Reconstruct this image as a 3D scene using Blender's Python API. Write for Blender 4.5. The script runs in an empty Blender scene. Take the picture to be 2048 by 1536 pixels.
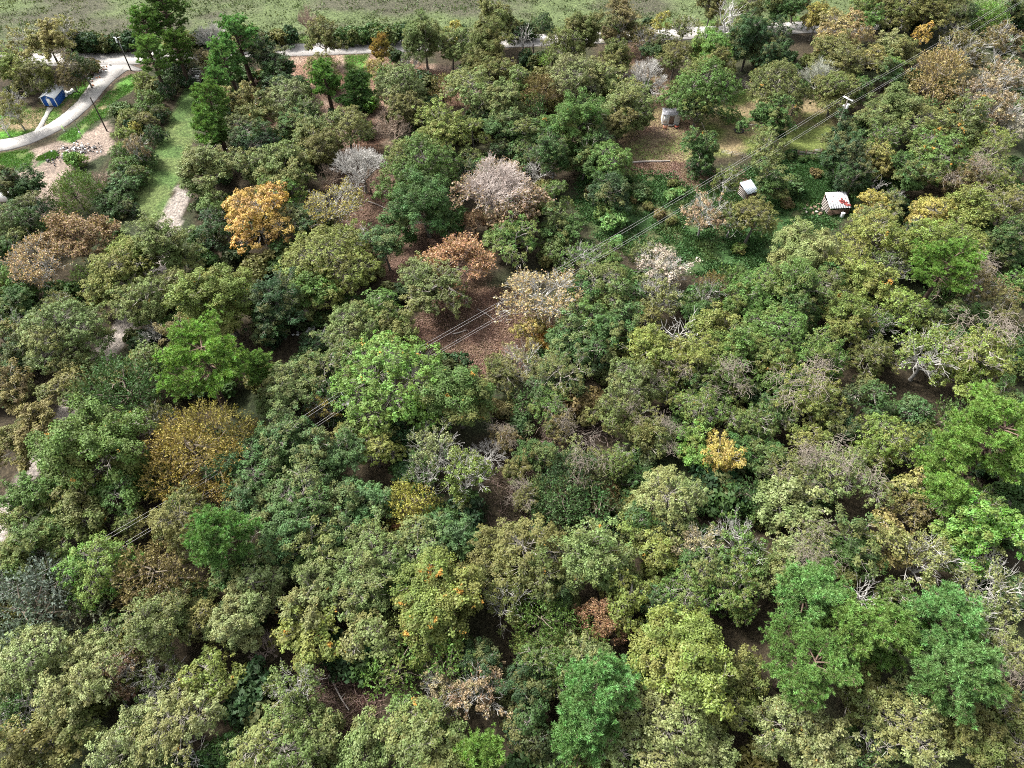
import bpy, math, random
import numpy as np
from mathutils import Vector, Matrix

# ---------------------------------------------------------------- camera, world, light, exposure
sc = bpy.context.scene
COL = sc.collection
CAM_H = 100.0
TILT = math.radians(38.1)
FPX = 1422.0
cam_data = bpy.data.cameras.new('camera')
cam_data.sensor_width = 36.0
cam_data.lens = 36.0 * FPX / 2048.0
cam_data.clip_start = 0.5
cam_data.clip_end = 4000.0
cam = bpy.data.objects.new('camera', cam_data)
COL.objects.link(cam)
cam.location = (0, 0, CAM_H)
cam.rotation_euler = (TILT, 0, 0)
sc.camera = cam

SUN_EL, SUN_AZ = math.radians(52), math.radians(-62)   # azimuth from +Y, clockwise positive
world = bpy.data.worlds.new('World')
sc.world = world
world.use_nodes = True
wn = world.node_tree
bgn = wn.nodes['Background']
sky = wn.nodes.new('ShaderNodeTexSky')
sky.sky_type = 'NISHITA'
sky.sun_disc = False
sky.sun_elevation = SUN_EL
sky.sun_rotation = SUN_AZ
sky.air_density = 1.0
sky.dust_density = 4.0
sky.ozone_density = 1.0
hsv = wn.nodes.new('ShaderNodeHueSaturation')
hsv.inputs['Saturation'].default_value = 0.22     # thin cloud veil: a nearly white sky
wn.links.new(sky.outputs[0], hsv.inputs['Color'])
wn.links.new(hsv.outputs[0], bgn.inputs[0])
bgn.inputs[1].default_value = 0.066
sun_d = bpy.data.lights.new('sun', 'SUN')
sun_d.energy = 1.5
sun_d.angle = math.radians(10)
sun_d.color = (1.0, 0.965, 0.91)
sun = bpy.data.objects.new('sun', sun_d)
COL.objects.link(sun)
sdir = Vector((math.sin(SUN_AZ) * math.cos(SUN_EL), math.cos(SUN_AZ) * math.cos(SUN_EL), math.sin(SUN_EL)))
sun.rotation_euler = sdir.to_track_quat('Z', 'Y').to_euler()
sun.location = sdir * 300
sc.view_settings.view_transform = 'Standard'
sc.view_settings.look = 'None'
sc.view_settings.gamma = 1.0
sc.view_settings.use_curve_mapping = False
sc.view_settings.exposure = 2.55
try:
    sc.cycles.filter_width = 1.0
    sc.cycles.use_denoising = False      # keeps the leaf grain
    sc.cycles.max_bounces = 5
    sc.cycles.diffuse_bounces = 2
    sc.cycles.glossy_bounces = 2
    sc.cycles.transmission_bounces = 2
except Exception:
    pass

rng = np.random.default_rng(7)
random.seed(7)
ca, sa = math.cos(TILT), math.sin(TILT)

def U(px, py, z=0.0):
    """point of the place seen at a spot of the survey photograph, at height z"""
    x = (px - 1024) / FPX; v = -(py - 768) / FPX
    Y = v * ca + sa; Z = v * sa - ca
    t = (z - CAM_H) / Z
    return Vector((x * t, Y * t, z))

def depth(p):
    return p.y * sa + (CAM_H - p.z) * ca

def project(p):
    d = depth(p)
    v = (p.y * ca + (p.z - CAM_H) * sa) / d
    return 1024 + FPX * p.x / d, 768 - FPX * v

# ---------------------------------------------------------------- materials
def new_mat(name):
    m = bpy.data.materials.new(name); m.use_nodes = True
    nt = m.node_tree; nt.nodes.clear()
    out = nt.nodes.new('ShaderNodeOutputMaterial')
    return m, nt, out

def N(nt, t, **kw):
    n = nt.nodes.new(t)
    for k, v in kw.items(): setattr(n, k, v)
    return n

def L(nt, a, b): nt.links.new(a, b)

def mixc(nt, a, b, fac, blend='MIX'):
    m = N(nt, 'ShaderNodeMix', data_type='RGBA', blend_type=blend)
    for s, v in ((m.inputs[0], fac), (m.inputs[6], a), (m.inputs[7], b)):
        if isinstance(v, (int, float)): s.default_value = v
        elif isinstance(v, tuple): s.default_value = (*v, 1) if len(v) == 3 else v
        else: L(nt, v, s)
    return m.outputs[2]

def ramp(nt, fac, stops):
    r = N(nt, 'ShaderNodeValToRGB')
    e = r.color_ramp.elements
    while len(e) < len(stops): e.new(0.5)
    for i, (p, c) in enumerate(stops):
        e[i].position = p; e[i].color = (*c, 1) if len(c) == 3 else c
    L(nt, fac, r.inputs[0])
    return r.outputs[0]

def foliage_mat(name, transl=0.25, rough=0.6, spec=0.22):
    m, nt, out = new_mat(name)
    oi = N(nt, 'ShaderNodeObjectInfo')
    at = N(nt, 'ShaderNodeAttribute', attribute_name='tint')          # x: leaf, y: spray, z: bough
    sep = N(nt, 'ShaderNodeSeparateXYZ'); L(nt, at.outputs['Vector'], sep.inputs[0])
    # leaf to leaf value
    hs = N(nt, 'ShaderNodeHueSaturation')
    mh = N(nt, 'ShaderNodeMapRange'); L(nt, sep.outputs[1], mh.inputs[0])
    mh.inputs[3].default_value = 0.482; mh.inputs[4].default_value = 0.518
    mv = N(nt, 'ShaderNodeMath', operation='MULTIPLY_ADD'); L(nt, sep.outputs[0], mv.inputs[0])
    mv.inputs[1].default_value = 0.95; mv.inputs[2].default_value = 0.50
    mv2 = N(nt, 'ShaderNodeMath', operation='MULTIPLY_ADD'); L(nt, sep.outputs[1], mv2.inputs[0])
    mv2.inputs[1].default_value = 0.75; mv2.inputs[2].default_value = 0.62
    mm = N(nt, 'ShaderNodeMath', operation='MULTIPLY'); L(nt, mv.outputs[0], mm.inputs[0]); L(nt, mv2.outputs[0], mm.inputs[1])
    ms = N(nt, 'ShaderNodeMapRange'); L(nt, sep.outputs[0], ms.inputs[0])
    ms.inputs[3].default_value = 1.12; ms.inputs[4].default_value = 0.80
    L(nt, oi.outputs['Color'], hs.inputs['Color']); L(nt, mh.outputs[0], hs.inputs['Hue'])
    L(nt, mm.outputs[0], hs.inputs['Value']); L(nt, ms.outputs[0], hs.inputs['Saturation'])
    col = hs.outputs[0]
    # boughs turning autumn: some yellow-brown, a few sprays vivid orange
    mb = N(nt, 'ShaderNodeMapRange'); L(nt, sep.outputs[2], mb.inputs[0])
    mb.inputs[1].default_value = 0.55; mb.inputs[2].default_value = 1.0; mb.inputs[4].default_value = 0.45
    col = mixc(nt, col, (0.21, 0.19, 0.06), mb.outputs[0])
    mg_ = N(nt, 'ShaderNodeMapRange'); L(nt, sep.outputs[2], mg_.inputs[0])
    mg_.inputs[1].default_value = 0.38; mg_.inputs[2].default_value = 0.05; mg_.inputs[4].default_value = 0.42
    col = mixc(nt, col, (0.075, 0.135, 0.03), mg_.outputs[0])
    tc = N(nt, 'ShaderNodeTexCoord'); 
    ad = N(nt, 'ShaderNodeVectorMath', operation='ADD')
    mr = N(nt, 'ShaderNodeMath', operation='MULTIPLY'); L(nt, oi.outputs['Random'], mr.inputs[0]); mr.inputs[1].default_value = 97
    L(nt, tc.outputs['Object'], ad.inputs[0]); L(nt, mr.outputs[0], ad.inputs[1])
    nz = N(nt, 'ShaderNodeTexNoise'); nz.inputs['Scale'].default_value = 0.55; nz.inputs['Detail'].default_value = 2
    L(nt, ad.outputs[0], nz.inputs['Vector'])
    th = N(nt, 'ShaderNodeMath', operation='ADD'); L(nt, nz.outputs[0], th.inputs[0]); L(nt, oi.outputs['Alpha'], th.inputs[1])
    st = N(nt, 'ShaderNodeMapRange'); L(nt, th.outputs[0], st.inputs[0])
    st.inputs[1].default_value = 1.0; st.inputs[2].default_value = 1.04
    col = mixc(nt, col, (0.46, 0.24, 0.05), st.outputs[0])
    b = N(nt, 'ShaderNodeBsdfPrincipled'); L(nt, col, b.inputs['Base Color'])
    b.inputs['Roughness'].default_value = rough; b.inputs['Specular IOR Level'].default_value = spec
    if transl > 0:
        t = N(nt, 'ShaderNodeBsdfTranslucent'); L(nt, mixc(nt, col, (1.0, 1.05, 0.5), 1.0, 'MULTIPLY'), t.inputs[0])
        mx = N(nt, 'ShaderNodeMixShader'); mx.inputs[0].default_value = transl
        L(nt, b.outputs[0], mx.inputs[1]); L(nt, t.outputs[0], mx.inputs[2]); L(nt, mx.outputs[0], out.inputs[0])
    else:
        L(nt, b.outputs[0], out.inputs[0])
    return m

def bark_mat(name, scale=3.0):
    m, nt, out = new_mat(name)
    oi = N(nt, 'ShaderNodeObjectInfo')
    tc = N(nt, 'ShaderNodeTexCoord')
    nz = N(nt, 'ShaderNodeTexNoise'); nz.inputs['Scale'].default_value = scale; nz.inputs['Detail'].default_value = 5
    L(nt, tc.outputs['Object'], nz.inputs['Vector'])
    c = mixc(nt, oi.outputs['Color'], ramp(nt, nz.outputs[0], [(0.3, (0.45, 0.42, 0.4)), (0.7, (1.25, 1.22, 1.2))]), 1.0, 'MULTIPLY')
    b = N(nt, 'ShaderNodeBsdfPrincipled'); L(nt, c, b.inputs['Base Color']); b.inputs['Roughness'].default_value = 0.85
    b.inputs['Specular IOR Level'].default_value = 0.2
    bp = N(nt, 'ShaderNodeBump'); bp.inputs['Strength'].default_value = 0.5; bp.inputs['Distance'].default_value = 0.05
    L(nt, nz.outputs[0], bp.inputs['Height']); L(nt, bp.outputs[0], b.inputs['Normal'])
    L(nt, b.outputs[0], out.inputs[0])
    return m

def plain_mat(name, col, rough=0.6, metal=0.0, dirt=0.25, scale=1.5, dirtcol=None, cracks=False):
    m, nt, out = new_mat(name)
    tc = N(nt, 'ShaderNodeTexCoord')
    nz = N(nt, 'ShaderNodeTexNoise'); nz.inputs['Scale'].default_value = scale; nz.inputs['Detail'].default_value = 6
    nz.inputs['Roughness'].default_value = 0.65
    L(nt, tc.outputs['Object'], nz.inputs['Vector'])
    dc = dirtcol or tuple(c * 0.45 for c in col)
    f = N(nt, 'ShaderNodeMapRange'); L(nt, nz.outputs[0], f.inputs[0])
    f.inputs[1].default_value = 0.42; f.inputs[2].default_value = 0.72; f.inputs[4].default_value = dirt * 2
    c = mixc(nt, col, dc, f.outputs[0])
    if cracks:
        vo = N(nt, 'ShaderNodeTexVoronoi', feature='DISTANCE_TO_EDGE'); vo.inputs['Scale'].default_value = 0.28; vo.inputs['Randomness'].default_value = 0.9
        mxv = N(nt, 'ShaderNodeVectorMath', operation='ADD'); L(nt, tc.outputs['Object'], mxv.inputs[0])
        scv = N(nt, 'ShaderNodeVectorMath', operation='SCALE'); L(nt, nz.outputs['Color'], scv.inputs[0]); scv.inputs['Scale'].default_value = 1.6
        L(nt, scv.outputs[0], mxv.inputs[1]); L(nt, mxv.outputs[0], vo.inputs['Vector'])
        ck = N(nt, 'ShaderNodeMapRange'); L(nt, vo.outputs['Distance'], ck.inputs[0]); ck.inputs[1].default_value = 0.0; ck.inputs[2].default_value = 0.02
        ck.inputs[3].default_value = 0.6; ck.inputs[4].default_value = 0.0
        c = mixc(nt, c, tuple(q * 0.3 for q in col), ck.outputs[0])
    b = N(nt, 'ShaderNodeBsdfPrincipled'); L(nt, c, b.inputs['Base Color'])
    b.inputs['Roughness'].default_value = rough; b.inputs['Metallic'].default_value = metal
    L(nt, b.outputs[0], out.inputs[0])
    return m

LEAF = foliage_mat('broadleaf_foliage')
NEEDLE = foliage_mat('pine_needles', 0.22, 0.6, 0.2)
FINE = foliage_mat('fine_foliage', 0.2, 0.65, 0.15)
BARK = bark_mat('bark')
TWIG = bark_mat('twigs', 1.2)

# ---------------------------------------------------------------- mesh collecting
class MB:
    """collects vertices and faces of any size, plus the tint vector of every face"""
    def __init__(s): s.v = []; s.f = []; s.t = []; s.n = 0
    def quads(s, V, tint=None):            # V (k,4,3)
        k = len(V)
        if k == 0: return
        s.v.append(V.reshape(-1, 3)); s.f.append((4, np.arange(k * 4).reshape(k, 4) + s.n)); s.n += k * 4
        s.t.append(np.zeros((k, 3)) if tint is None else tint)
    def tris(s, V, tint=None):
        k = len(V)
        if k == 0: return
        s.v.append(V.reshape(-1, 3)); s.f.append((3, np.arange(k * 3).reshape(k, 3) + s.n)); s.n += k * 3
        s.t.append(np.zeros((k, 3)) if tint is None else tint)
    def raw(s, V, F, tint=None):
        V = np.asarray(V, float); F = np.asarray(F, int)
        s.v.append(V); s.f.append((F.shape[1], F + s.n)); s.n += len(V)
        s.t.append(np.zeros((len(F), 3)) if tint is None else tint)
    def tubes(s, A, B, ra, rb, sides=3, tint=None):   # many straight tapered pieces
        A = np.asarray(A, float); B = np.asarray(B, float); k = len(A)
        if k == 0: return
        ra = np.broadcast_to(ra, (k,)); rb = np.broadcast_to(rb, (k,))
        d = B - A; l = np.linalg.norm(d, axis=1, keepdims=True) + 1e-9; d = d / l
        ref = np.where(np.abs(d[:, 2:3]) > 0.9, np.array([[1.0, 0, 0]]), np.array([[0, 0, 1.0]]))
        u = np.cross(d, ref); u /= np.linalg.norm(u, axis=1, keepdims=True) + 1e-9
        w = np.cross(d, u)
        an = np.arange(sides) * 2 * np.pi / sides
        ring = u[:, None, :] * np.cos(an)[None, :, None] + w[:, None, :] * np.sin(an)[None, :, None]
        P = np.concatenate([A[:, None] + ring * ra[:, None, None], B[:, None] + ring * rb[:, None, None]], 1)
        i = np.arange(sides); j = (i + 1) % sides
        F = np.stack([i, j, j + sides, i + sides], 1)
        F = (F[None] + (np.arange(k) * 2 * sides)[:, None, None]).reshape(-1, 4)
        s.raw(P.reshape(-1, 3), F, None if tint is None else np.repeat(tint, sides, axis=0))
    def path(s, pts, rad, sides=6):
        pts = np.asarray(pts, float); n = len(pts); rad = np.broadcast_to(rad, (n,))
        T = np.gradient(pts, axis=0); T /= np.linalg.norm(T, axis=1, keepdims=True) + 1e-9
        ref = np.array([1.0, 0, 0]) if abs(T[0, 2]) > 0.8 else np.array([0, 0, 1.0])
        u = np.cross(T, ref); u /= np.linalg.norm(u, axis=1, keepdims=True) + 1e-9
        w = np.cross(T, u); an = np.arange(sides) * 2 * np.pi / sides
        P = pts[:, None] + (u[:, None] * np.cos(an)[None, :, None] + w[:, None] * np.sin(an)[None, :, None]) * rad[:, None, None]
        F = []
        for a in range(n - 1):
            for i in range(sides):
                j = (i + 1) % sides
                F.append((a * sides + i, a * sides + j, (a + 1) * sides + j, (a + 1) * sides + i))
        s.raw(P.reshape(-1, 3), F)
        s.raw(P[-1], [(0, i, i + 1, i + 1) for i in range(1, sides - 1)] if False else [(0, i, i + 1) for i in range(1, sides - 1)])
    def box(s, c, size, rz=0.0, M=None):
        hx, hy, hz = [q / 2 for q in size]
        V = np.array([(x, y, z) for z in (-hz, hz) for x, y in ((-hx, -hy), (hx, -hy), (hx, hy), (-hx, hy))])
        cr, sr = math.cos(rz), math.sin(rz)
        R = np.array([[cr, -sr, 0], [sr, cr, 0], [0, 0, 1]]) if M is None else np.array(M)
        V = V @ R.T + np.array(c)
        s.raw(V, [(3, 2, 1, 0), (4, 5, 6, 7), (0, 1, 5, 4), (1, 2, 6, 5), (2, 3, 7, 6), (3, 0, 4, 7)])
    def beam(s, a, b, w, h=None):
        h = h or w
        a = np.array(a, float); b = np.array(b, float); d = b - a; l = np.linalg.norm(d); d /= l
        ref = np.array([1.0, 0, 0]) if abs(d[2]) > 0.9 else np.array([0, 0, 1.0])
        u = np.cross(ref, d); u /= np.linalg.norm(u); v = np.cross(d, u)
        s.box((a + b) / 2, (l, w, h), M=np.stack([d, u, v], 1))
    def mesh(s, name, mat, smooth=False):
        me = bpy.data.meshes.new(name)
        V = np.concatenate(s.v) if s.v else np.zeros((0, 3))
        sizes = [np.full(len(F), k) for k, F in s.f]
        loops = np.concatenate([F.reshape(-1) for k, F in s.f]); tot = np.concatenate(sizes)
        me.vertices.add(len(V)); me.vertices.foreach_set('co', V.astype(np.float32).ravel())
        me.loops.add(len(loops)); me.loops.foreach_set('vertex_index', loops.astype(np.int32))
        me.polygons.add(len(tot))
        me.polygons.foreach_set('loop_start', (np.cumsum(tot) - tot).astype(np.int32))
        me.polygons.foreach_set('loop_total', tot.astype(np.int32))
        if smooth: me.polygons.foreach_set('use_smooth', np.ones(len(tot), bool))
        T = np.concatenate(s.t)
        if T.any():
            a = me.attributes.new('tint', 'FLOAT_VECTOR', 'FACE'); a.data.foreach_set('vector', T.astype(np.float32).ravel())
        me.update(calc_edges=True)
        if mat: me.materials.append(mat)
        return me

def link(name, me, parent=None, color=None, loc=None, rz=None):
    o = bpy.data.objects.new(name, me); COL.objects.link(o)
    if parent is not None: o.parent = parent
    if color is not None: o.color = color if len(color) == 4 else (*color, 0.0)
    if loc is not None: o.location = loc
    if rz is not None: o.rotation_euler = (0, 0, rz)
    return o

def thing(name, loc, label, cat, group=None, rz=0.0):
    o = bpy.data.objects.new(name, None); COL.objects.link(o)
    o.empty_display_size = 0.5
    o.location = loc; o.rotation_euler = (0, 0, rz)
    tag(o, label, cat, group); return o

def tag(o, label, cat, group=None):
    o['label'] = label; o['category'] = cat
    if group: o['group'] = group
    return o

def unit(v): return v / (np.linalg.norm(v, axis=-1, keepdims=True) + 1e-9)

# ---------------------------------------------------------------- tree growing
def leaf_quads(P, Nrm, size, r, aspect=1.5, fold=0.25):
    """one small folded leaf spray (4 corners) per point, facing about Nrm"""
    k = len(P)
    t = unit(np.cross(Nrm, r.normal(size=(k, 3)))); b = np.cross(Nrm, t)
    s = (size * r.uniform(0.6, 1.35, k))[:, None]
    a = s * aspect * 0.5; w = s * 0.5
    lift = Nrm * s * fold * r.uniform(-1, 1, (k, 1))
    return np.stack([P - t * a, P - b * w + lift, P + t * a, P + b * w + lift], 1)

def skeleton(R, Ht, nl, r, base=0.35, up=0.5, spread=1.0):
    """trunk bend and lobe centres: list of (centre, radius)"""
    zt = Ht * r.uniform(0.9, 1.0)
    lobes = []
    ga = 2.399963
    a0 = r.uniform(0, 6.28)
    ex, ea = r.uniform(0.0, 0.22), r.uniform(0, 3.14)
    for i in range(nl):
        q = (i + 0.5) / nl
        az = a0 + i * ga + r.uniform(-0.5, 0.5)
        rad = math.sqrt(q) * R * 0.72 * spread * r.uniform(0.85, 1.15) * (1 + ex * math.cos(2 * (az - ea)))
        lr = R * r.uniform(0.24, 0.46) * (1.1 - 0.2 * q)
        z = Ht - lr * 0.8 - (Ht * (1 - base)) * 0.52 * (rad / (R * 0.7)) ** 1.8 * r.uniform(0.45, 1.3) - r.uniform(0, 0.14) * Ht
        lobes.append((np.array([rad * math.cos(az), rad * math.sin(az), z]), lr))
    # a lower skirt of lobes
    for i in range(max(3, nl // 2)):
        az = a0 + 1.0 + i * 6.283 / max(3, nl // 2) + r.uniform(-0.4, 0.4)
        rad = R * r.uniform(0.42, 0.66)
        lr = R * r.uniform(0.28, 0.4)
        lobes.append((np.array([rad * math.cos(az), rad * math.sin(az), Ht * (base + r.uniform(0.08, 0.22))]), lr))
    return lobes

def limbs(mbT, mbL, lobes, R, Ht, r, trunk_r, lean=0.04):
    base = np.array([0, 0, 0.0]); fork = np.array([r.normal() * lean * Ht, r.normal() * lean * Ht, Ht * 0.42])
    mid = fork * 0.5 + np.array([r.normal() * 0.15, r.normal() * 0.15, 0])
    top = np.array([fork[0] * 1.3, fork[1] * 1.3, Ht * 0.72])
    pts = [np.array([0, 0, -0.4]), np.array([0, 0, 0.35]), mid, fork, (fork + top) / 2 + r.normal(size=3) * 0.2, top]
    mbT.path(pts, np.array([1.45, 1.0, 0.8, 0.65, 0.4, 0.15]) * trunk_r, 7)
    for c, lr in lobes:
        k = r.uniform(0.25, 0.9)
        s = fork * (1 - k) + top * k if c[2] > Ht * 0.6 else mid * 0.4 + fork * 0.6
        m = (s + c) / 2 + np.array([0, 0, 0.06 * Ht]) * r.uniform(-0.5, 1) + r.normal(size=3) * 0.05 * R
        e = c + np.array([0, 0, lr * 0.4])
        mbL.path([s, m, c, e], np.array([0.42, 0.3, 0.18, 0.06]) * trunk_r, 5)

def broadleaf(seed, R=6.0, Ht=14.0, nl=9, clump=0.85, leaf=0.26, dens=1.0, gap=0.12, droop=0.0, aspect=1.6, base=0.35, flat=0.85, twigs=1.0, kind='O'):
    r = np.random.default_rng(seed)
    T, B, C = MB(), MB(), MB()
    lobes = skeleton(R, Ht, nl, r, base)
    limbs(T, B, lobes, R, Ht, r, 0.045 * R + 0.06)
    cen = np.array([c for c, _ in lobes]); lrs = np.array([q for _, q in lobes])
    for li, (c, lr) in enumerate(lobes):
        n = max(6, int(4.7 * (lr / clump) ** 2))
        i = np.arange(n) + 0.5
        z = 1 - 1.45 * i / n; ph = i * 2.399963 + r.uniform(0, 6)
        rr = np.sqrt(np.maximum(0, 1 - z * z))
        d = np.stack([rr * np.cos(ph), rr * np.sin(ph), z], 1) + r.normal(size=(n, 3)) * 0.16
        d = unit(d)
        P = c + d * (lr * r.uniform(0.55, 1.16, (n, 1))) * np.array([1, 1, flat])
        P[:, 2] -= droop * rr * r.uniform(0, 1, n) * lr
        # drop clumps buried inside another lobe, and random gaps
        dist = np.linalg.norm(P[:, None] - cen[None], axis=2) / lrs[None]
        dist[:, li] = 9
        keep = (dist.min(1) > 0.62) & (r.uniform(size=n) > gap) & (P[:, 2] > 0.6)
        P, d = P[keep], d[keep]; n = len(P)
        if n == 0: continue
        bough = r.uniform()
        cr = clump * r.uniform(0.5, 1.3, n)
        # twigs out to each clump
        if twigs > 0:
            sel = r.uniform(size=n) < twigs
            S = c + (P - c) * 0.25 + r.normal(size=(n, 3)) * 0.1
            B.tubes(S[sel], (P - d * 0.2)[sel], 0.035, 0.012, 3)
        m = np.maximum(6, (dens * 30 * (cr / 0.85) ** 2 * (0.26 / leaf) ** 2).astype(int))
        idx = np.repeat(np.arange(n), m); k = len(idx)
        out = unit(d * 0.75 + np.array([0, 0, 0.75]))
        dd = unit(r.normal(size=(k, 3)) + out[idx] * 1.3)
        rad = cr[idx] * r.uniform(0.4, 1.0, k)
        Q = P[idx] + dd * rad[:, None] * np.array([0.95, 0.95, 0.9])
        Q += r.normal(size=(k, 3)) * 0.05
        nrm = unit(dd * 0.6 + out[idx] * 0.5 + r.normal(size=(k, 3)) * 0.34)
        tint = np.stack([r.uniform(size=k), np.repeat(r.uniform(size=n), m), np.full(k, bough)], 1)
        C.quads(leaf_quads(Q, nrm, leaf, r, aspect), tint)
    return T.mesh('trunk', BARK, True), B.mesh('branches', TWIG), C.mesh('crown', LEAF)

def branchy(seed, R=6.0, Ht=14.0, levels=5, spread=0.62, clump=0.6, leaf=0.17, m=42, fill=1.0, upb=0.16, skirt=0.25):
    """crown built outward from unequal forking limbs, leaf sprays along the outer twigs"""
    r = np.random.default_rng(seed)
    T, B, C = MB(), MB(), MB()
    h0 = Ht * r.uniform(0.22, 0.34); ln_ = r.normal(size=2) * 0.3
    T.path([(0, 0, -0.4), (0, 0, 0.3), (ln_[0], ln_[1], h0)], np.array([1.4, 1.0, 0.75]) * (0.045 * R + 0.03), 7)
    n0 = 8
    az = np.arange(n0) * 2 * np.pi / n0 * 1.0 + r.uniform(-0.5, 0.5, n0)
    el = np.array([0.12, 1.0, 0.45, 1.35, 0.25, 0.85, 0.6, 1.15]) + r.uniform(-0.15, 0.15, n0)
    reach = r.uniform(0.62, 1.12, n0)
    D = np.stack([np.cos(az) * np.cos(el), np.sin(az) * np.cos(el), np.sin(el)], 1)
    P = np.tile(np.array([[ln_[0], ln_[1], h0]]), (n0, 1)) + np.array([0, 0, 1]) * (r.uniform(0, 0.16, (n0, 1)) * Ht)
    tot = sum(0.78 ** i for i in range(levels))
    ext = np.stack([D[:, 0] * R, D[:, 1] * R, D[:, 2] * (Ht - h0)], 1)
    sl = np.linalg.norm(ext, axis=1) * reach * 0.98 / tot; rad = np.full(n0, 0.022 * R + 0.02); g = r.uniform(size=n0)
    tips, td, tg = [], [], []
    for lv in range(levels):
        L_ = sl * (0.78 ** lv) * r.uniform(0.65, 1.25, len(P))
        mid = P + D * (L_ * 0.5)[:, None] + r.normal(size=P.shape) * (L_ * 0.07)[:, None]
        E = P + D * L_[:, None] + r.normal(size=P.shape) * (L_ * 0.08)[:, None]
        B.tubes(P, mid, rad, rad * 0.8, 5 if lv < 2 else 3); B.tubes(mid, E, rad * 0.8, rad * 0.6, 5 if lv < 2 else 3)
        if lv >= 2:
            keep = r.uniform(size=len(P)) < (fill if lv == levels - 1 else 0.55 * fill)
            tips.append((E if lv == levels - 1 else mid)[keep]); td.append(D[keep]); tg.append(g[keep])
        if lv == levels - 1: break
        kk = 4 if lv == 0 else 3
        idx = np.repeat(np.arange(len(P)), kk); fr = r.uniform(0.35, 1.0, len(idx)); fr[::kk] = 1.0
        P = P[idx] + (E - P)[idx] * fr[:, None]
        D = unit(D[idx] + r.normal(size=(len(idx), 3)) * spread * 0.8 + np.array([0, 0, upb]))
        sl = sl[idx]; rad = np.maximum(rad[idx] * 0.62, 0.02); g = np.clip(g[idx] + r.normal(size=len(idx)) * 0.1, 0, 1)
    P = np.concatenate(tips); D = np.concatenate(td); g = np.concatenate(tg)
    ok = P[:, 2] > 0.8; P, D, g = P[ok], D[ok], g[ok]; n = len(P)
    cr = clump * r.uniform(0.55, 1.35, n)
    mm = np.maximum(8, (m * (cr / clump) ** 2).astype(int)); idx = np.repeat(np.arange(n), mm); k = len(idx)
    out = unit(D * 0.5 + np.array([0, 0, 0.8]))
    dd = unit(r.normal(size=(k, 3)) + out[idx] * 1.1)
    Q = P[idx] + dd * (cr[idx] * r.uniform(0.3, 1.05, k))[:, None] * np.array([1, 1, 0.75])
    nrm = unit(dd * 0.55 + out[idx] * 0.5 + r.normal(size=(k, 3)) * 0.38)
    C.quads(leaf_quads(Q, nrm, leaf, r, 1.6), np.stack([r.uniform(size=k), np.repeat(r.uniform(size=n), mm), g[idx]], 1))
    return T.mesh('trunk', BARK, True), B.mesh('branches', TWIG), C.mesh('crown', LEAF)

def feathery(seed, R=6.0, Ht=11.0, nl=11, dens=1.0, leaf=0.3, up=0.6, base=0.15, dome=False):
    """fine upright sprays, a smooth brushy crown"""
    r = np.random.default_rng(seed)
    T, B, C = MB(), MB(), MB()
    if dome:
        lobes = skeleton(R, Ht, nl, r, base, spread=1.05)
        lobes = [(c, q * 0.95) for c, q in lobes]
    else:
        lobes = skeleton(R, Ht, nl, r, base)
    limbs(T, B, lobes, R, Ht, r, 0.04 * R + 0.05)
    cen = np.array([c for c, _ in lobes]); lrs = np.array([q for _, q in lobes])
    for li, (c, lr) in enumerate(lobes):
        n = int(26 * lr * lr * dens)
        d = unit(r.normal(size=(n, 3)) + np.array([0, 0, 0.35]))
        P = c + d * lr * r.uniform(0.55, 1.08, (n, 1)) ** 0.7 * np.array([1, 1, 0.9])
        dist = np.linalg.norm(P[:, None] - cen[None], axis=2) / lrs[None]; dist[:, li] = 9
        keep = (dist.min(1) > 0.6) & (P[:, 2] > 0.3); P, d = P[keep], d[keep]; n = len(P)
        ax = unit(d * (1 - up) + np.array([0, 0, up]) + r.normal(size=(n, 3)) * 0.18)
        B.tubes(P[::3] - ax[::3] * 0.9, P[::3] + ax[::3] * 0.5, 0.022, 0.006, 3)
        m = 7; idx = np.repeat(np.arange(n), m); k = len(idx)
        along = r.uniform(-0.55, 0.6, (k, 1))
        out = unit(ax[idx] * 0.9 + r.normal(size=(k, 3)) * 0.6)
        Q = P[idx] + ax[idx] * along + out * 0.12
        side = unit(np.cross(out, r.normal(size=(k, 3))))
        s = leaf * r.uniform(0.6, 1.3, (k, 1))
        tint = np.stack([r.uniform(size=k), np.repeat(r.uniform(size=n), m), np.full(k, r.uniform() * 0.9)], 1)
        C.quads(np.stack([Q - out * s * 0.4, Q - side * s * 0.26, Q + out * s * 0.7, Q + side * s * 0.26], 1), tint)
    return T.mesh('trunk', BARK, True), B.mesh('branches', TWIG), C.mesh('crown', FINE)

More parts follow.
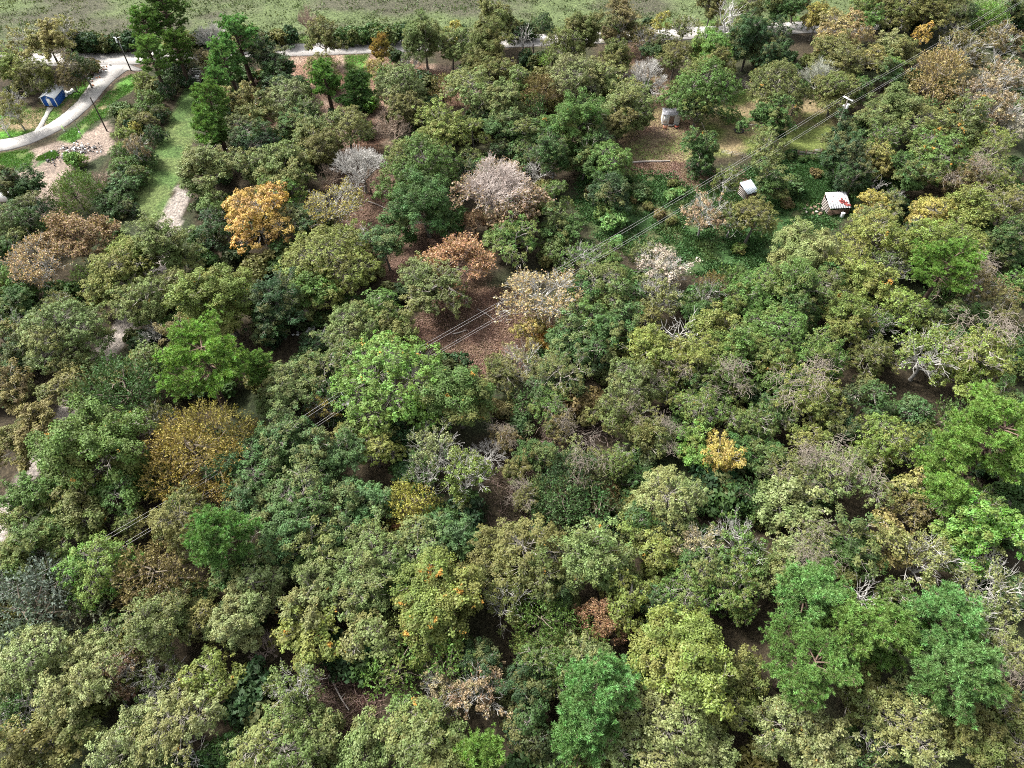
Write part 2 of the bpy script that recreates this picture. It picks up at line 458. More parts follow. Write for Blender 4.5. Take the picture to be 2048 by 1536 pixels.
def pine(seed, R=5.0, Ht=17.0, nb=34, base=0.45, dens=1.0, cone=0.5):
    r = np.random.default_rng(seed)
    T, B, C = MB(), MB(), MB()
    lean = r.normal(size=2) * 0.35
    zs = np.linspace(0, 1, 7)
    pts = np.stack([lean[0] * zs ** 2 * 2, lean[1] * zs ** 2 * 2, zs * Ht * 0.96 - 0.3], 1)
    T.path(pts, np.array([1.25, 1, .9, .75, .55, .35, .1]) * (0.2 + 0.018 * Ht), 7)
    tips, dirs, grp = [], [], []
    for i in range(nb):
        q = (i + r.uniform(0, 1)) / nb
        z = Ht * (base + (0.97 - base) * q)
        az = i * 2.4 + r.uniform(-0.5, 0.5)
        prof = (1 - q) ** cone if cone > 0 else 1
        ln = R * (0.30 + 0.72 * min(1.0, prof * 1.0)) * r.uniform(0.65, 1.1) * (0.55 + 0.45 * min(1, q / 0.2))
        o = np.array([lean[0] * (z / Ht) ** 2 * 2, lean[1] * (z / Ht) ** 2 * 2, z])
        d = np.array([math.cos(az), math.sin(az), 0.05 + 0.75 * q * r.uniform(0.5, 1.2)]); d /= np.linalg.norm(d)
        mid = o + d * ln * 0.55 + np.array([0, 0, -0.04 * ln]); e = o + d * ln + np.array([0, 0, 0.12 * ln])
        B.path([o, mid, e], np.array([0.11, 0.07, 0.025]) * (0.6 + R / 10), 4)
        side = np.cross(d, [0, 0, 1]); side /= np.linalg.norm(side)
        ns = int(11 * dens * (0.5 + ln / R)) + 4
        g = r.uniform()
        for j in range(ns):
            t = r.uniform(0.38, 1.0); sgn = 1 if j % 2 else -1
            p0 = o * (1 - t) + e * t if t > 0.5 else o + (mid - o) * (t / 0.55)
            sl = (0.30 * ln + 0.3) * r.uniform(0.4, 1.0) * (1.15 - t * 0.5)
            sd = unit(d * r.uniform(0.4, 1) + side * sgn * r.uniform(0.3, 1.1) + np.array([0, 0, r.uniform(0, 0.7)]))
            p1 = p0 + sd * sl
            B.tubes([p0], [p1], 0.03, 0.014, 3)
            for w in range(3):
                tips.append(p1 + r.normal(size=3) * np.array([0.3, 0.3, 0.16]) - sd * w * 0.34); dirs.append(unit(sd * 0.5 + np.array([0, 0, 0.8]) + r.normal(size=3) * 0.25)); grp.append(g)
    P = np.array(tips); D = np.array(dirs); n = len(P); m = 34
    idx = np.repeat(np.arange(n), m); k = len(idx)
    u = unit(np.cross(D, r.normal(size=(n, 3)))); v = np.cross(D, u)
    az = r.uniform(0, 6.283, k); el = r.uniform(0.1, 1.35, k)
    dd = D[idx] * np.cos(el)[:, None] + (u[idx] * np.cos(az)[:, None] + v[idx] * np.sin(az)[:, None]) * np.sin(el)[:, None]
    ln = r.uniform(0.30, 0.50, (k, 1))
    sd = unit(np.cross(dd, r.normal(size=(k, 3)))) * 0.04
    O = P[idx] + dd * 0.05 - D[idx] * 0.1
    tint = np.stack([r.uniform(size=k), np.repeat(r.uniform(size=n), m), np.repeat(np.array(grp), m) * 0.5], 1)
    C.tris(np.stack([O - sd, O + sd, O + dd * ln], 1), tint)
    return T.mesh('trunk', BARK, True), B.mesh('branches', TWIG), C.mesh('crown', NEEDLE)

def bare(seed, R=5.5, Ht=11.0, levels=6, kids=3, spread=0.5, leaves=0.0, leafsize=0.2, thick=1.0, upb=0.22, rimleaf=False):
    """repeatedly forking leafless crown, with a few remaining leaves if asked"""
    r = np.random.default_rng(seed)
    T, B, C = MB(), MB(), MB()
    h0 = Ht * 0.24
    T.path([(0, 0, -0.4), (0, 0, 0.3), (r.normal() * .1, r.normal() * .1, h0)], np.array([1.4, 1.0, 0.75]) * 0.045 * R * thick, 7)
    P = np.repeat(np.array([[0, 0, h0]]), 6, 0); n0 = len(P)
    az = np.arange(n0) * 2 * np.pi / n0 + r.uniform(-0.3, 0.3, n0); el = r.uniform(0.5, 1.35, n0)
    D = np.stack([np.cos(az) * np.cos(el), np.sin(az) * np.cos(el), np.sin(el)], 1)
    ln = np.full(n0, 1.0); rad = np.full(n0, 0.026 * R * thick)
    tot = sum(0.80 ** i for i in range(levels)); L0 = 1.0 / tot
    ext = np.stack([D[:, 0] * R, D[:, 1] * R, np.maximum(D[:, 2], 0.3) * (Ht - h0)], 1)
    sl = np.linalg.norm(ext, axis=1) * L0
    for lv in range(levels):
        L_ = sl * (0.80 ** lv) * r.uniform(0.7, 1.2, len(P))
        mid = P + D * (L_ * 0.5)[:, None] + r.normal(size=P.shape) * (L_ * 0.05)[:, None]
        E = P + D * L_[:, None] + r.normal(size=P.shape) * (L_ * 0.06)[:, None]
        sides = 5 if lv < 2 else 3
        B.tubes(P, mid, rad, rad * 0.82, sides); B.tubes(mid, E, rad * 0.82, rad * 0.62, sides)
        if lv == levels - 1: break
        kk = kids if lv > 0 else kids + 1
        idx = np.repeat(np.arange(len(P)), kk)
        fr = r.uniform(0.45, 1.0, len(idx)); fr[::kk] = 1.0
        S = P[idx] + (E - P)[idx] * fr[:, None]
        nd = unit(D[idx] + r.normal(size=(len(idx), 3)) * spread * 0.75 + np.array([0, 0, upb]))
        P, D = S, nd; sl = sl[idx]; rad = np.maximum(rad[idx] * 0.60, 0.021)
    if leaves > 0:
        n = len(E); k = int(n * leaves)
        i = r.integers(0, n, k)
        if rimleaf:
            q = np.linalg.norm(E[:, :2], axis=1) / R + (0.6 - E[:, 2] / Ht); w = np.clip(q, 0.02, None) ** 3; i = r.choice(n, k, p=w / w.sum())
        Q = P[i] + (E - P)[i] * r.uniform(0.1, 1.15, (k, 1)) + r.normal(size=(k, 3)) * 0.14
        tint = np.stack([r.uniform(size=k), r.uniform(size=k), r.uniform(0, 0.6, k)], 1)
        C.quads(leaf_quads(Q, unit(r.normal(size=(k, 3)) + np.array([0, 0, 0.6])), leafsize, r, 1.4), tint)
    return T.mesh('trunk', BARK, True), B.mesh('branches', TWIG), (C.mesh('crown', LEAF) if leaves > 0 else None)

def sparse(seed, R=5.5, Ht=12.0, leaves=5.0, **kw):
    """open crown: pale boughs show between scattered leaf sprays"""
    r = np.random.default_rng(seed + 900)
    T, B, _ = bare(seed, R, Ht, levels=5, kids=3, spread=0.62, leaves=0, thick=1.05)
    V = np.zeros(len(B.vertices) * 3, np.float32); B.vertices.foreach_get('co', V); V = V.reshape(-1, 3)
    tail = V[int(len(V) * 0.45):]
    n = int(80 * R * R / 30 * leaves / 5)
    P = tail[r.integers(0, len(tail), n)] + r.normal(size=(n, 3)) * 0.15
    C = MB(); m = 34; idx = np.repeat(np.arange(n), m); k = len(idx)
    cr = r.uniform(0.3, 0.8, n)
    dd = unit(r.normal(size=(k, 3)) + np.array([0, 0, 0.4]))
    Q = P[idx] + dd * (cr[idx] * r.uniform(0.3, 1.1, k))[:, None]
    nrm = unit(dd * 0.6 + np.array([0, 0, 0.3]) + r.normal(size=(k, 3)) * 0.5)
    tint = np.stack([r.uniform(size=k), np.repeat(r.uniform(size=n), m), np.repeat(r.uniform(0, 0.9, n), m)], 1)
    C.quads(leaf_quads(Q, nrm, 0.21, r, 1.5), tint)
    return T, B, C.mesh('crown', LEAF)

def vines(seed, R, Ht):
    """drooping dead tangle hung over a crown"""
    r = np.random.default_rng(seed); V = MB()
    for g in range(5):
        az = r.uniform(0, 6.28); q = r.uniform(0.2, 0.95) * R
        c = np.array([math.cos(az) * q, math.sin(az) * q, Ht * (1.0 - 0.38 * (q / R) ** 2)])
        n = 50
        P = c + r.normal(size=(n, 3)) * np.array([0.8, 0.8, 0.4]); D = unit(r.normal(size=(n, 3)) * np.array([1, 1, 0.5]) + np.array([0, 0, 0.1]))
        for s in range(5):
            E = P + D * r.uniform(0.2, 0.5, (n, 1))
            V.tubes(P, E, 0.026, 0.022, 3)
            D = unit(D + r.normal(size=(n, 3)) * 0.4 + np.array([0, 0, -0.32])); P = E
    return V.mesh('vine_tangle', TWIG)

def shrub(seed, R=2.2, Ht=3.0, leaf=0.22, dens=1.0):
    r = np.random.default_rng(seed)
    T, C = MB(), MB()
    lobes = []
    for i in range(6):
        az = i * 2.4 + r.uniform(-.4, .4); q = math.sqrt((i + .3) / 6) * R * 0.62
        lr = R * r.uniform(0.36, 0.52); lobes.append((np.array([q * math.cos(az), q * math.sin(az), Ht - lr * 0.9 - r.uniform(0, .35) * Ht]), lr))
    for c, lr in lobes:
        T.path([(0, 0, -0.2), c * 0.5 + r.normal(size=3) * 0.1, c, c + np.array([0, 0, lr * .5])], np.array([.07, .05, .03, .012]), 4)
        n = int(18 * (lr / 0.9) ** 2) + 8
        d = unit(r.normal(size=(n, 3)) + np.array([0, 0, 0.45])); P = c + d * lr * r.uniform(0.6, 1.15, (n, 1))
        P[:, 2] = np.maximum(P[:, 2], 0.3)
        m = int(20 * dens); idx = np.repeat(np.arange(n), m); k = len(idx)
        out = unit(d + np.array([0, 0, .6])); dd = unit(r.normal(size=(k, 3)) + out[idx])
        Q = P[idx] + dd * r.uniform(0.15, 0.55, (k, 1)); Q[:, 2] = np.maximum(Q[:, 2], 0.08)
        nrm = unit(dd * .6 + out[idx] * .3 + r.normal(size=(k, 3)) * .5)
        tint = np.stack([r.uniform(size=k), np.repeat(r.uniform(size=n), m), np.full(k, r.uniform() * 0.9)], 1)
        C.quads(leaf_quads(Q, nrm, leaf, r, 1.8), tint)
    return T.mesh('stems', TWIG), None, C.mesh('foliage', LEAF)

# prototypes: key -> list of (meshes, R, Ht)
PROTO = {}
def reg(key, fn, specs):
    PROTO[key] = []
    for i, kw in enumerate(specs):
        me = fn(**kw); PROTO[key].append((me, kw['R'], kw['Ht']))
reg('Os', broadleaf, [dict(seed=10 + i, R=3.4, Ht=9.5, nl=6 + i % 2, clump=0.50, leaf=0.17) for i in range(3)] )
reg('Om', broadleaf, [dict(seed=20 + i, R=5.6, Ht=13.5, nl=9 + i % 4, clump=0.56 + 0.06 * (i % 3), leaf=0.175, gap=0.12 + 0.07 * (i % 3), droop=0.15 * (i % 3), base=0.25 + 0.05 * (i % 3)) for i in range(5)])
reg('Ol', broadleaf, [dict(seed=40 + i, R=8.4, Ht=16.5, nl=15 + i, clump=0.72, leaf=0.205, gap=0.14, base=0.28) for i in range(2)])
reg('Hb', broadleaf, [dict(seed=160 + i, R=3.6, Ht=5.6, nl=8, clump=0.48, leaf=0.17, base=0.02, gap=0.12) for i in range(4)])   # tall bushes, leafy to the ground
reg('Owx', broadleaf, [dict(seed=50 + i, R=5.6, Ht=12.5, nl=9, clump=0.5, leaf=0.165, gap=0.36, droop=0.6, dens=0.9) for i in range(1)])   # ragged, open
for key, specs in (('Os', [dict(seed=210 + i, R=3.4, Ht=9.5, levels=4, clump=0.55, leaf=0.16, m=40) for i in range(4)]),
                   ('Om', [dict(seed=220 + i, R=5.6, Ht=13.0 + 0.5 * (i % 3), levels=5, clump=0.52 + 0.05 * (i % 3), spread=0.55 + 0.07 * (i % 3), m=36, fill=0.86) for i in range(8)]),
                   ('Ol', [dict(seed=240 + i, R=8.4, Ht=16.0, levels=5, clump=0.88, leaf=0.19, m=64, spread=0.6) for i in range(4)]),
                   ('Ow', [dict(seed=250 + i, R=5.6, Ht=12.5, levels=5, clump=0.42, leaf=0.15, m=26, fill=0.8, spread=0.8) for i in range(4)])):
    PROTO.setdefault(key, [])
    new = []
    for kw in specs:
        me_ = branchy(**kw); new.append((me_, kw['R'], kw['Ht']))
    old = PROTO[key]; mixd = []
    while old or new:
        if new: mixd.append(new.pop(0))
        if new and len(new) > len(old): mixd.append(new.pop(0))
        if old: mixd.append(old.pop(0))
    PROTO[key] = mixd
PROTO['Ow'] += PROTO.pop('Owx')
reg('Fm', feathery, [dict(seed=60 + i, R=5.6, Ht=10.5, nl=10) for i in range(3)])
reg('Fs', feathery, [dict(seed=66 + i, R=3.2, Ht=7.5, nl=7) for i in range(2)])
reg('Fd', feathery, [dict(seed=70, R=8.6, Ht=14.0, nl=15, dens=1.15, dome=True, up=0.25, leaf=0.26)])
reg('Pm', pine, [dict(seed=80 + i, R=4.6, Ht=17.0, nb=34 + 2 * i) for i in range(3)])
reg('Pl', pine, [dict(seed=86 + i, R=7.2, Ht=18.0, nb=44, base=0.6, cone=0.32, dens=1.5) for i in range(3)])
reg('Ps', pine, [dict(seed=92 + i, R=3.2, Ht=12.0, nb=24) for i in range(2)])
reg('Bm', bare, [dict(seed=100 + i, R=5.4, Ht=11.5, levels=6, kids=3, thick=1.2) for i in range(2)])
reg('Bl', bare, [dict(seed=104, R=7.6, Ht=13.5, levels=7, kids=3, spread=0.42, leaves=1.5, rimleaf=True, leafsize=0.2, upb=0.12, thick=1.2)])
reg('Bo', bare, [dict(seed=106 + i, R=6.0, Ht=12.0, levels=6, kids=3, leaves=6.0, leafsize=0.19) for i in range(2)])
reg('Bf', bare, [dict(seed=110, R=6.4, Ht=13.0, levels=6, kids=3, leaves=1.9, leafsize=0.22, spread=0.5, thick=1.3)])
reg('Bs', bare, [dict(seed=114 + i, R=3.2, Ht=7.0, levels=5, kids=3, thick=1.1) for i in range(2)])
reg('Sm', sparse, [dict(seed=120 + i, R=5.6, Ht=12.5, leaves=7.0 + 1.5 * i) for i in range(4)])
reg('D', bare, [dict(seed=130 + i, R=3.8, Ht=11.0, levels=4, kids=2, spread=0.75, thick=1.5) for i in range(3)])
reg('Us', shrub, [dict(seed=140 + i, R=2.2, Ht=3.0) for i in range(5)])
VINE = [vines(150 + i, 5.6, 13.0) for i in range(3)]

# ---------------------------------------------------------------- ground and its zones
def poly(pts): return np.array([[*U(x, y).xy] for x, y in pts])

def sdist(P, pg):
    """signed distance to a polygon, inside positive"""
    x, y = P[:, 0], P[:, 1]; d = np.full(len(P), 1e9); inside = np.zeros(len(P), bool)
    n = len(pg)
    for i in range(n):
        a, b = pg[i], pg[(i + 1) % n]; e = b - a
        t = np.clip(((x - a[0]) * e[0] + (y - a[1]) * e[1]) / (e @ e + 1e-9), 0, 1)
        dx, dy = x - a[0] - e[0] * t, y - a[1] - e[1] * t
        d = np.minimum(d, dx * dx + dy * dy)
        c = ((a[1] > y) != (b[1] > y)) & (x < (b[0] - a[0]) * (y - a[1]) / (b[1] - a[1] + 1e-12) + a[0])
        inside ^= c
    return np.sqrt(d) * np.where(inside, 1, -1)

LAT = rng.uniform(size=(256, 256))
def vnoise(P, s, o=0):
    x = P[:, 0] / s + 37.2 + o; y = P[:, 1] / s + 91.7 + o * 1.7
    i = np.floor(x).astype(int); j = np.floor(y).astype(int); fx = x - i; fy = y - j
    fx = fx * fx * (3 - 2 * fx); fy = fy * fy * (3 - 2 * fy)
    g = lambda a, b: LAT[a % 256, b % 256]
    return (g(i, j) * (1 - fx) + g(i + 1, j) * fx) * (1 - fy) + (g(i, j + 1) * (1 - fx) + g(i + 1, j + 1) * fx) * fy
def fbm(P, s, o=0): return (vnoise(P, s, o) + 0.5 * vnoise(P, s / 2, o + 9) + 0.25 * vnoise(P, s / 4, o + 21) + 0.12 * vnoise(P, s / 8, o + 33)) / 1.87

FOREST = (0.050, 0.040, 0.026)
ZONES = [  # name, polygon (survey points), colour A, colour B (mottle), edge width
    ('field', [(-900, 130), (0, 105), (1024, 78), (2100, 45), (2900, 20), (6500, -420), (-5200, -420)], (0.098, 0.128, 0.055), (0.075, 0.075, 0.05), 1.5),
    ('verge', [(-500, 118), (200, 106), (560, 94), (1060, 74), (2100, 38), (2300, 25), (2300, 5), (1060, 55), (560, 74), (100, 88), (-500, 98)], (0.07, 0.13, 0.03), (0.12, 0.13, 0.05), 1.2),
    ('dirt_left', [(-60, 330), (0, 315), (70, 300), (150, 275), (215, 240), (225, 300), (180, 325), (130, 350), (110, 400), (90, 440), (50, 440), (-60, 420)], (0.26, 0.205, 0.17), (0.17, 0.135, 0.115), 1.5),
    ('grass_left', [(-60, 215), (20, 215), (75, 215), (90, 190), (135, 195), (178, 150), (205, 165), (180, 195), (120, 240), (60, 275), (-60, 300)], (0.075, 0.20, 0.025), (0.20, 0.155, 0.09), 1.2),
    ('grass_bank', [(262, 150), (275, 160), (268, 175), (225, 205), (210, 235), (190, 240), (160, 275), (140, 285), (120, 275), (170, 240), (205, 200), (235, 165)], (0.09, 0.20, 0.04), (0.17, 0.15, 0.08), 1.0),
    ('grass_patch', [(-60, 320), (0, 308), (50, 300), (66, 310), (62, 335), (20, 350), (-60, 360)], (0.085, 0.13, 0.035), (0.15, 0.15, 0.06), 1.0),
    ('grass_patch', [(75, 318), (105, 303), (112, 312), (72, 335)], (0.06, 0.13, 0.035), (0.10, 0.13, 0.05), 0.8),
    ('strip', [(378, 158), (405, 158), (400, 200), (392, 260), (378, 330), (350, 372), (330, 440), (300, 445), (258, 425), (268, 385), (300, 310), (345, 230), (362, 190)], (0.105, 0.140, 0.050), (0.080, 0.135, 0.042), 1.0),
    ('dirt_track', [(352, 372), (376, 385), (372, 402), (362, 432), (345, 520), (275, 650), (190, 770), (70, 960), (20, 1060), (10, 1110), (-60, 1110), (-20, 1040), (45, 930), (150, 760), (230, 640), (270, 520), (325, 430)], (0.37, 0.33, 0.30), (0.28, 0.245, 0.22), 0.7),
    ('soil_yard', [(560, 110), (690, 100), (860, 130), (1010, 140), (1010, 210), (880, 215), (800, 250), (760, 300), (700, 320), (640, 300), (560, 310), (480, 240), (500, 150)], (0.30, 0.22, 0.17), (0.20, 0.12, 0.085), 3),
    ('grass_lane', [(690, 110), (735, 108), (740, 150), (735, 205), (700, 205), (695, 150)], (0.08, 0.20, 0.035), (0.13, 0.17, 0.06), 1.0),
    ('red_soil', [(690, 290), (770, 300), (800, 380), (860, 420), (940, 460), (980, 560), (900, 620), (760, 560), (700, 470), (650, 380)], (0.135, 0.085, 0.065), (0.085, 0.06, 0.04), 3),
    ('litter', [(860, 600), (940, 570), (1030, 580), (1120, 660), (1020, 760), (960, 760), (860, 700), (830, 650)], (0.155, 0.090, 0.068), (0.10, 0.07, 0.045), 3),
    ('path_soil', [(1190, 60), (1290, 60), (1330, 110), (1350, 170), (1345, 215), (1400, 260), (1390, 330), (1260, 340), (1235, 270), (1300, 230), (1310, 180), (1260, 130)], (0.24, 0.16, 0.11), (0.19, 0.16, 0.08), 2),
    ('yard_grass', [(1270, 270), (1360, 255), (1400, 290), (1385, 320), (1270, 325), (1250, 300)], (0.15, 0.18, 0.06), (0.21, 0.175, 0.10), 3),
    ('yard_mid', [(1420, 180), (1500, 160), (1560, 185), (1590, 210), (1655, 185), (1700, 200), (1680, 250), (1660, 302), (1570, 306), (1500, 306), (1420, 312), (1400, 240)], (0.14, 0.175, 0.05), (0.22, 0.175, 0.10), 3),
    ('red_bare', [(1255, 325), (1385, 325), (1410, 345), (1480, 340), (1510, 380), (1420, 370), (1360, 372), (1330, 350), (1260, 345)], (0.27, 0.165, 0.125), (0.18, 0.10, 0.075), 1.5),
    ('weeds', [(1160, 350), (1260, 338), (1340, 345), (1372, 375), (1440, 350), (1560, 308), (1655, 305), (1720, 345), (1730, 400), (1660, 460), (1560, 500), (1480, 560), (1330, 540), (1200, 480), (1150, 420)], (0.045, 0.095, 0.03), (0.085, 0.095, 0.042), 2),
    ('bright_weeds', [(1600, 315), (1645, 320), (1670, 370), (1655, 400), (1620, 400), (1600, 350)], (0.05, 0.15, 0.045), (0.09, 0.16, 0.05), 3),
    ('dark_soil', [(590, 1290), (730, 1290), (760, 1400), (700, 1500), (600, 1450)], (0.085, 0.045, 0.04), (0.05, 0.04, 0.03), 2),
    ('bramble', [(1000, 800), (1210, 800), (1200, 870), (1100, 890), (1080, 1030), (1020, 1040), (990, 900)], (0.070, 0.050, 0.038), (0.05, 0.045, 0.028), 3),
]
ZP = [(n, poly(p), A, B, w) for n, p, A, B, w in ZONES]

def axis(lo, hi, step, far):
    a = np.arange(lo, hi + step, step)
    ext = [lo - 5, lo - 15, lo - 40, lo - 100, lo - 300, -far][::-1]; ext2 = [hi + 6, hi + 18, hi + 50, hi + 150, hi + 500, far]
    return np.array(ext + list(a) + ext2)
gx = axis(-190, 190, 0.9, 2500); gy = axis(-10, 300, 0.9, 2500)
X, Y = np.meshgrid(gx, gy); G = np.stack([X.ravel(), Y.ravel()], 1)
colr = np.zeros((len(G), 3)); 
n1 = fbm(G, 9)[:, None]; n2 = fbm(G, 3.5, 5)[:, None]
colr[:] = np.array(FOREST) * (0.6 + 0.8 * n1)
green = np.clip((fbm(G, 14, 50)[:, None] - 0.48) * 5, 0, 1); colr = colr * (1 - green * 0.6) + np.array([0.035, 0.06, 0.025]) * green * 0.6
# whatever is beyond the far field is pasture too
far = (G[:, 1] > 300) | (np.abs(G[:, 0]) > 900); 
wob = (fbm(G, 4, 3) - 0.5) * 3.4 + (fbm(G, 1.4, 13) - 0.5) * 1.6
road_like = np.zeros(len(G))
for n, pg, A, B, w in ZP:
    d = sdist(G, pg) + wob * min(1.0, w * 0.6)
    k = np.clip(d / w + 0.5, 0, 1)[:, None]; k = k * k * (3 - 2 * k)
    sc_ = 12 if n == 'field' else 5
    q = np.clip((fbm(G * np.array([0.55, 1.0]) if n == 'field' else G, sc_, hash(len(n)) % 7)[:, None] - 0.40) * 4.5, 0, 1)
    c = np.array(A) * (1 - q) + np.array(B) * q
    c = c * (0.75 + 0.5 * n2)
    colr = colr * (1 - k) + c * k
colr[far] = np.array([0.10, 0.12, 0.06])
Z = (fbm(G, 6, 70) - 0.5) * 0.22 - 0.08 + (fbm(G, 1.8, 77) - 0.5) * 0.08
fieldd = sdist(G, ZP[0][1])
Z += np.clip(fieldd / 4, 0, 1) * (fbm(G * np.array([0.6, 1]), 4.5, 88) - 0.35) * 0.9
Z = np.where(np.abs(G[:, 0]) > 400, -0.1, Z)
ny, nx = X.shape
ii = (np.arange(ny - 1)[:, None] * nx + np.arange(nx - 1)[None]).ravel()
F = np.stack([ii, ii + 1, ii + nx + 1, ii + nx], 1)
# keep the ground below the paved strips
PAVE = {}
def strip(name, pts, width, z, mat, label=None, thick=0.35, wid2=None):
    """a paved band following survey points, with real edges"""
    P = np.array([[*U(x, y).xy] for x, y in pts])
    # resample smoothly
    t = np.linspace(0, len(P) - 1, (len(P) - 1) * 8 + 1); i = np.minimum(t.astype(int), len(P) - 2); f = (t - i)[:, None]
    P0 = P[np.maximum(i - 1, 0)]; P1 = P[i]; P2 = P[i + 1]; P3 = P[np.minimum(i + 2, len(P) - 1)]
    Q = 0.5 * ((2 * P1) + (P2 - P0) * f + (2 * P0 - 5 * P1 + 4 * P2 - P3) * f ** 2 + (3 * P1 - P0 - 3 * P2 + P3) * f ** 3)
    T = np.gradient(Q, axis=0); T /= np.linalg.norm(T, axis=1, keepdims=True); Nn = np.stack([-T[:, 1], T[:, 0]], 1)
    W = np.interp(t, np.arange(len(P)), width if hasattr(width, '__len__') else [width] * len(P))[:, None] / 2
    jl = (fbm(Q, 1.3, 2)[:, None] - 0.5) * 0.35; jr = (fbm(Q, 1.1, 8)[:, None] - 0.5) * 0.35
    A = Q + Nn * (W + jl); Bq = Q - Nn * (W + jr)
    n = len(Q); V = np.concatenate([np.c_[A, np.full(n, z)], np.c_[Bq, np.full(n, z)], np.c_[A, np.full(n, z - thick)], np.c_[Bq, np.full(n, z - thick)]])
    a = np.arange(n - 1)
    m = MB(); m.raw(V, np.concatenate([np.stack([a + n, a + n + 1, a + 1, a], 1), np.stack([a, a + 1, a + 2 * n + 1, a + 2 * n], 1), np.stack([a + 3 * n, a + 3 * n + 1, a + n + 1, a + n], 1)]))
    o = link(name, m.mesh(name, mat)); o['kind'] = 'structure'
    return Q, W

def ground_mat():
    m, nt, out = new_mat('ground')
    at = N(nt, 'ShaderNodeAttribute', attribute_name='soil')
    geo = N(nt, 'ShaderNodeNewGeometry')
    nz = N(nt, 'ShaderNodeTexNoise'); nz.inputs['Scale'].default_value = 1.6; nz.inputs['Detail'].default_value = 8; nz.inputs['Roughness'].default_value = 0.75
    L(nt, geo.outputs['Position'], nz.inputs['Vector'])
    vo = N(nt, 'ShaderNodeTexVoronoi'); vo.inputs['Scale'].default_value = 3.2; L(nt, geo.outputs['Position'], vo.inputs['Vector'])
    f1 = ramp(nt, nz.outputs[0], [(0.32, (0.45, 0.45, 0.46)), (0.5, (0.95, 0.95, 0.93)), (0.68, (1.6, 1.55, 1.45))])
    c = mixc(nt, at.outputs['Color'], f1, 1.0, 'MULTIPLY')
    hs = N(nt, 'ShaderNodeHueSaturation'); L(nt, c, hs.inputs['Color'])
    mr = N(nt, 'ShaderNodeMapRange'); L(nt, vo.outputs['Color'], mr.inputs[0]); mr.inputs[3].default_value = 0.6; mr.inputs[4].default_value = 1.4
    L(nt, mr.outputs[0], hs.inputs['Value'])
    b = N(nt, 'ShaderNodeBsdfPrincipled'); L(nt, hs.outputs[0], b.inputs['Base Color']); b.inputs['Roughness'].default_value = 0.95
    b.inputs['Specular IOR Level'].default_value = 0.15
    bp = N(nt, 'ShaderNodeBump'); bp.inputs['Strength'].default_value = 0.9; bp.inputs['Distance'].default_value = 0.35
    L(nt, nz.outputs[0], bp.inputs['Height']); L(nt, bp.outputs[0], b.inputs['Normal'])
    L(nt, b.outputs[0], out.inputs[0]); return m

CONC = plain_mat('pale_concrete', (0.37, 0.35, 0.325), 0.9, cracks=True, dirt=0.35, scale=0.5, dirtcol=(0.24, 0.22, 0.20))
ROADM = plain_mat('worn_asphalt', (0.36, 0.34, 0.32), 0.9, cracks=True, dirt=0.35, scale=0.4, dirtcol=(0.25, 0.235, 0.215))
ROADP = [(-400, 124), (60, 120), (180, 119), (262, 117), (390, 107), (560, 101), (680, 97), (800, 92), (930, 87), (1060, 81), (1270, 72), (1500, 60), (1750, 49), (1990, 44), (2300, 33)]
RQ, RW = strip('road', ROADP, 6.8, 0.10, ROADM)
DQ, DW = strip('driveway', [(246, 124), (226, 136), (208, 158), (190, 180), (168, 207), (140, 232), (112, 252), (80, 268), (40, 283), (0, 291), (-70, 299)], [17, 9.5, 6.0, 4.7, 4.5, 4.5, 4.5, 4.6, 4.8, 5, 5], 0.096, CONC)
WQ, WW = strip('footpath', [(101, 214), (93, 231), (84, 247), (71, 271)], [1.5, 1.1, 1.1, 1.9], 0.088, CONC, thick=0.2)
for Q, W in ((RQ, RW), (DQ, DW), (WQ, WW)):
    for q, w in zip(Q, W):
        near = (np.abs(G[:, 0] - q[0]) < w[0] + 2.5) & (np.abs(G[:, 1] - q[1]) < w[0] + 2.5)
        Z[near] = np.minimum(Z[near], -0.05)
for Q, W, e in ((DQ, DW, 0.9), (RQ, RW, 0.7)):
    sel = np.where((G[:, 1] > Q[:, 1].min() - 12) & (G[:, 0] < Q[:, 0].max() + 12) & (G[:, 1] < 260) & (G[:, 0] > -200))[0]
    dm = np.linalg.norm(G[sel][:, None] - Q[None], axis=2) - W[:, 0][None]
    k = np.clip((e - dm.min(1)) / 0.8, 0, 1)[:, None]
    colr[sel] = colr[sel] * (1 - k) + np.array([0.10, 0.075, 0.055]) * k
colr *= 0.86
gm = MB(); gm.raw(np.c_[G, Z], F)
gme = gm.mesh('ground', ground_mat(), True)
ca_ = gme.color_attributes.new('soil', 'FLOAT_COLOR', 'POINT')
ca_.data.foreach_set('color', np.c_[colr, np.ones(len(colr))].astype(np.float32).ravel())
gobj = link('ground', gme); gobj['kind'] = 'structure'

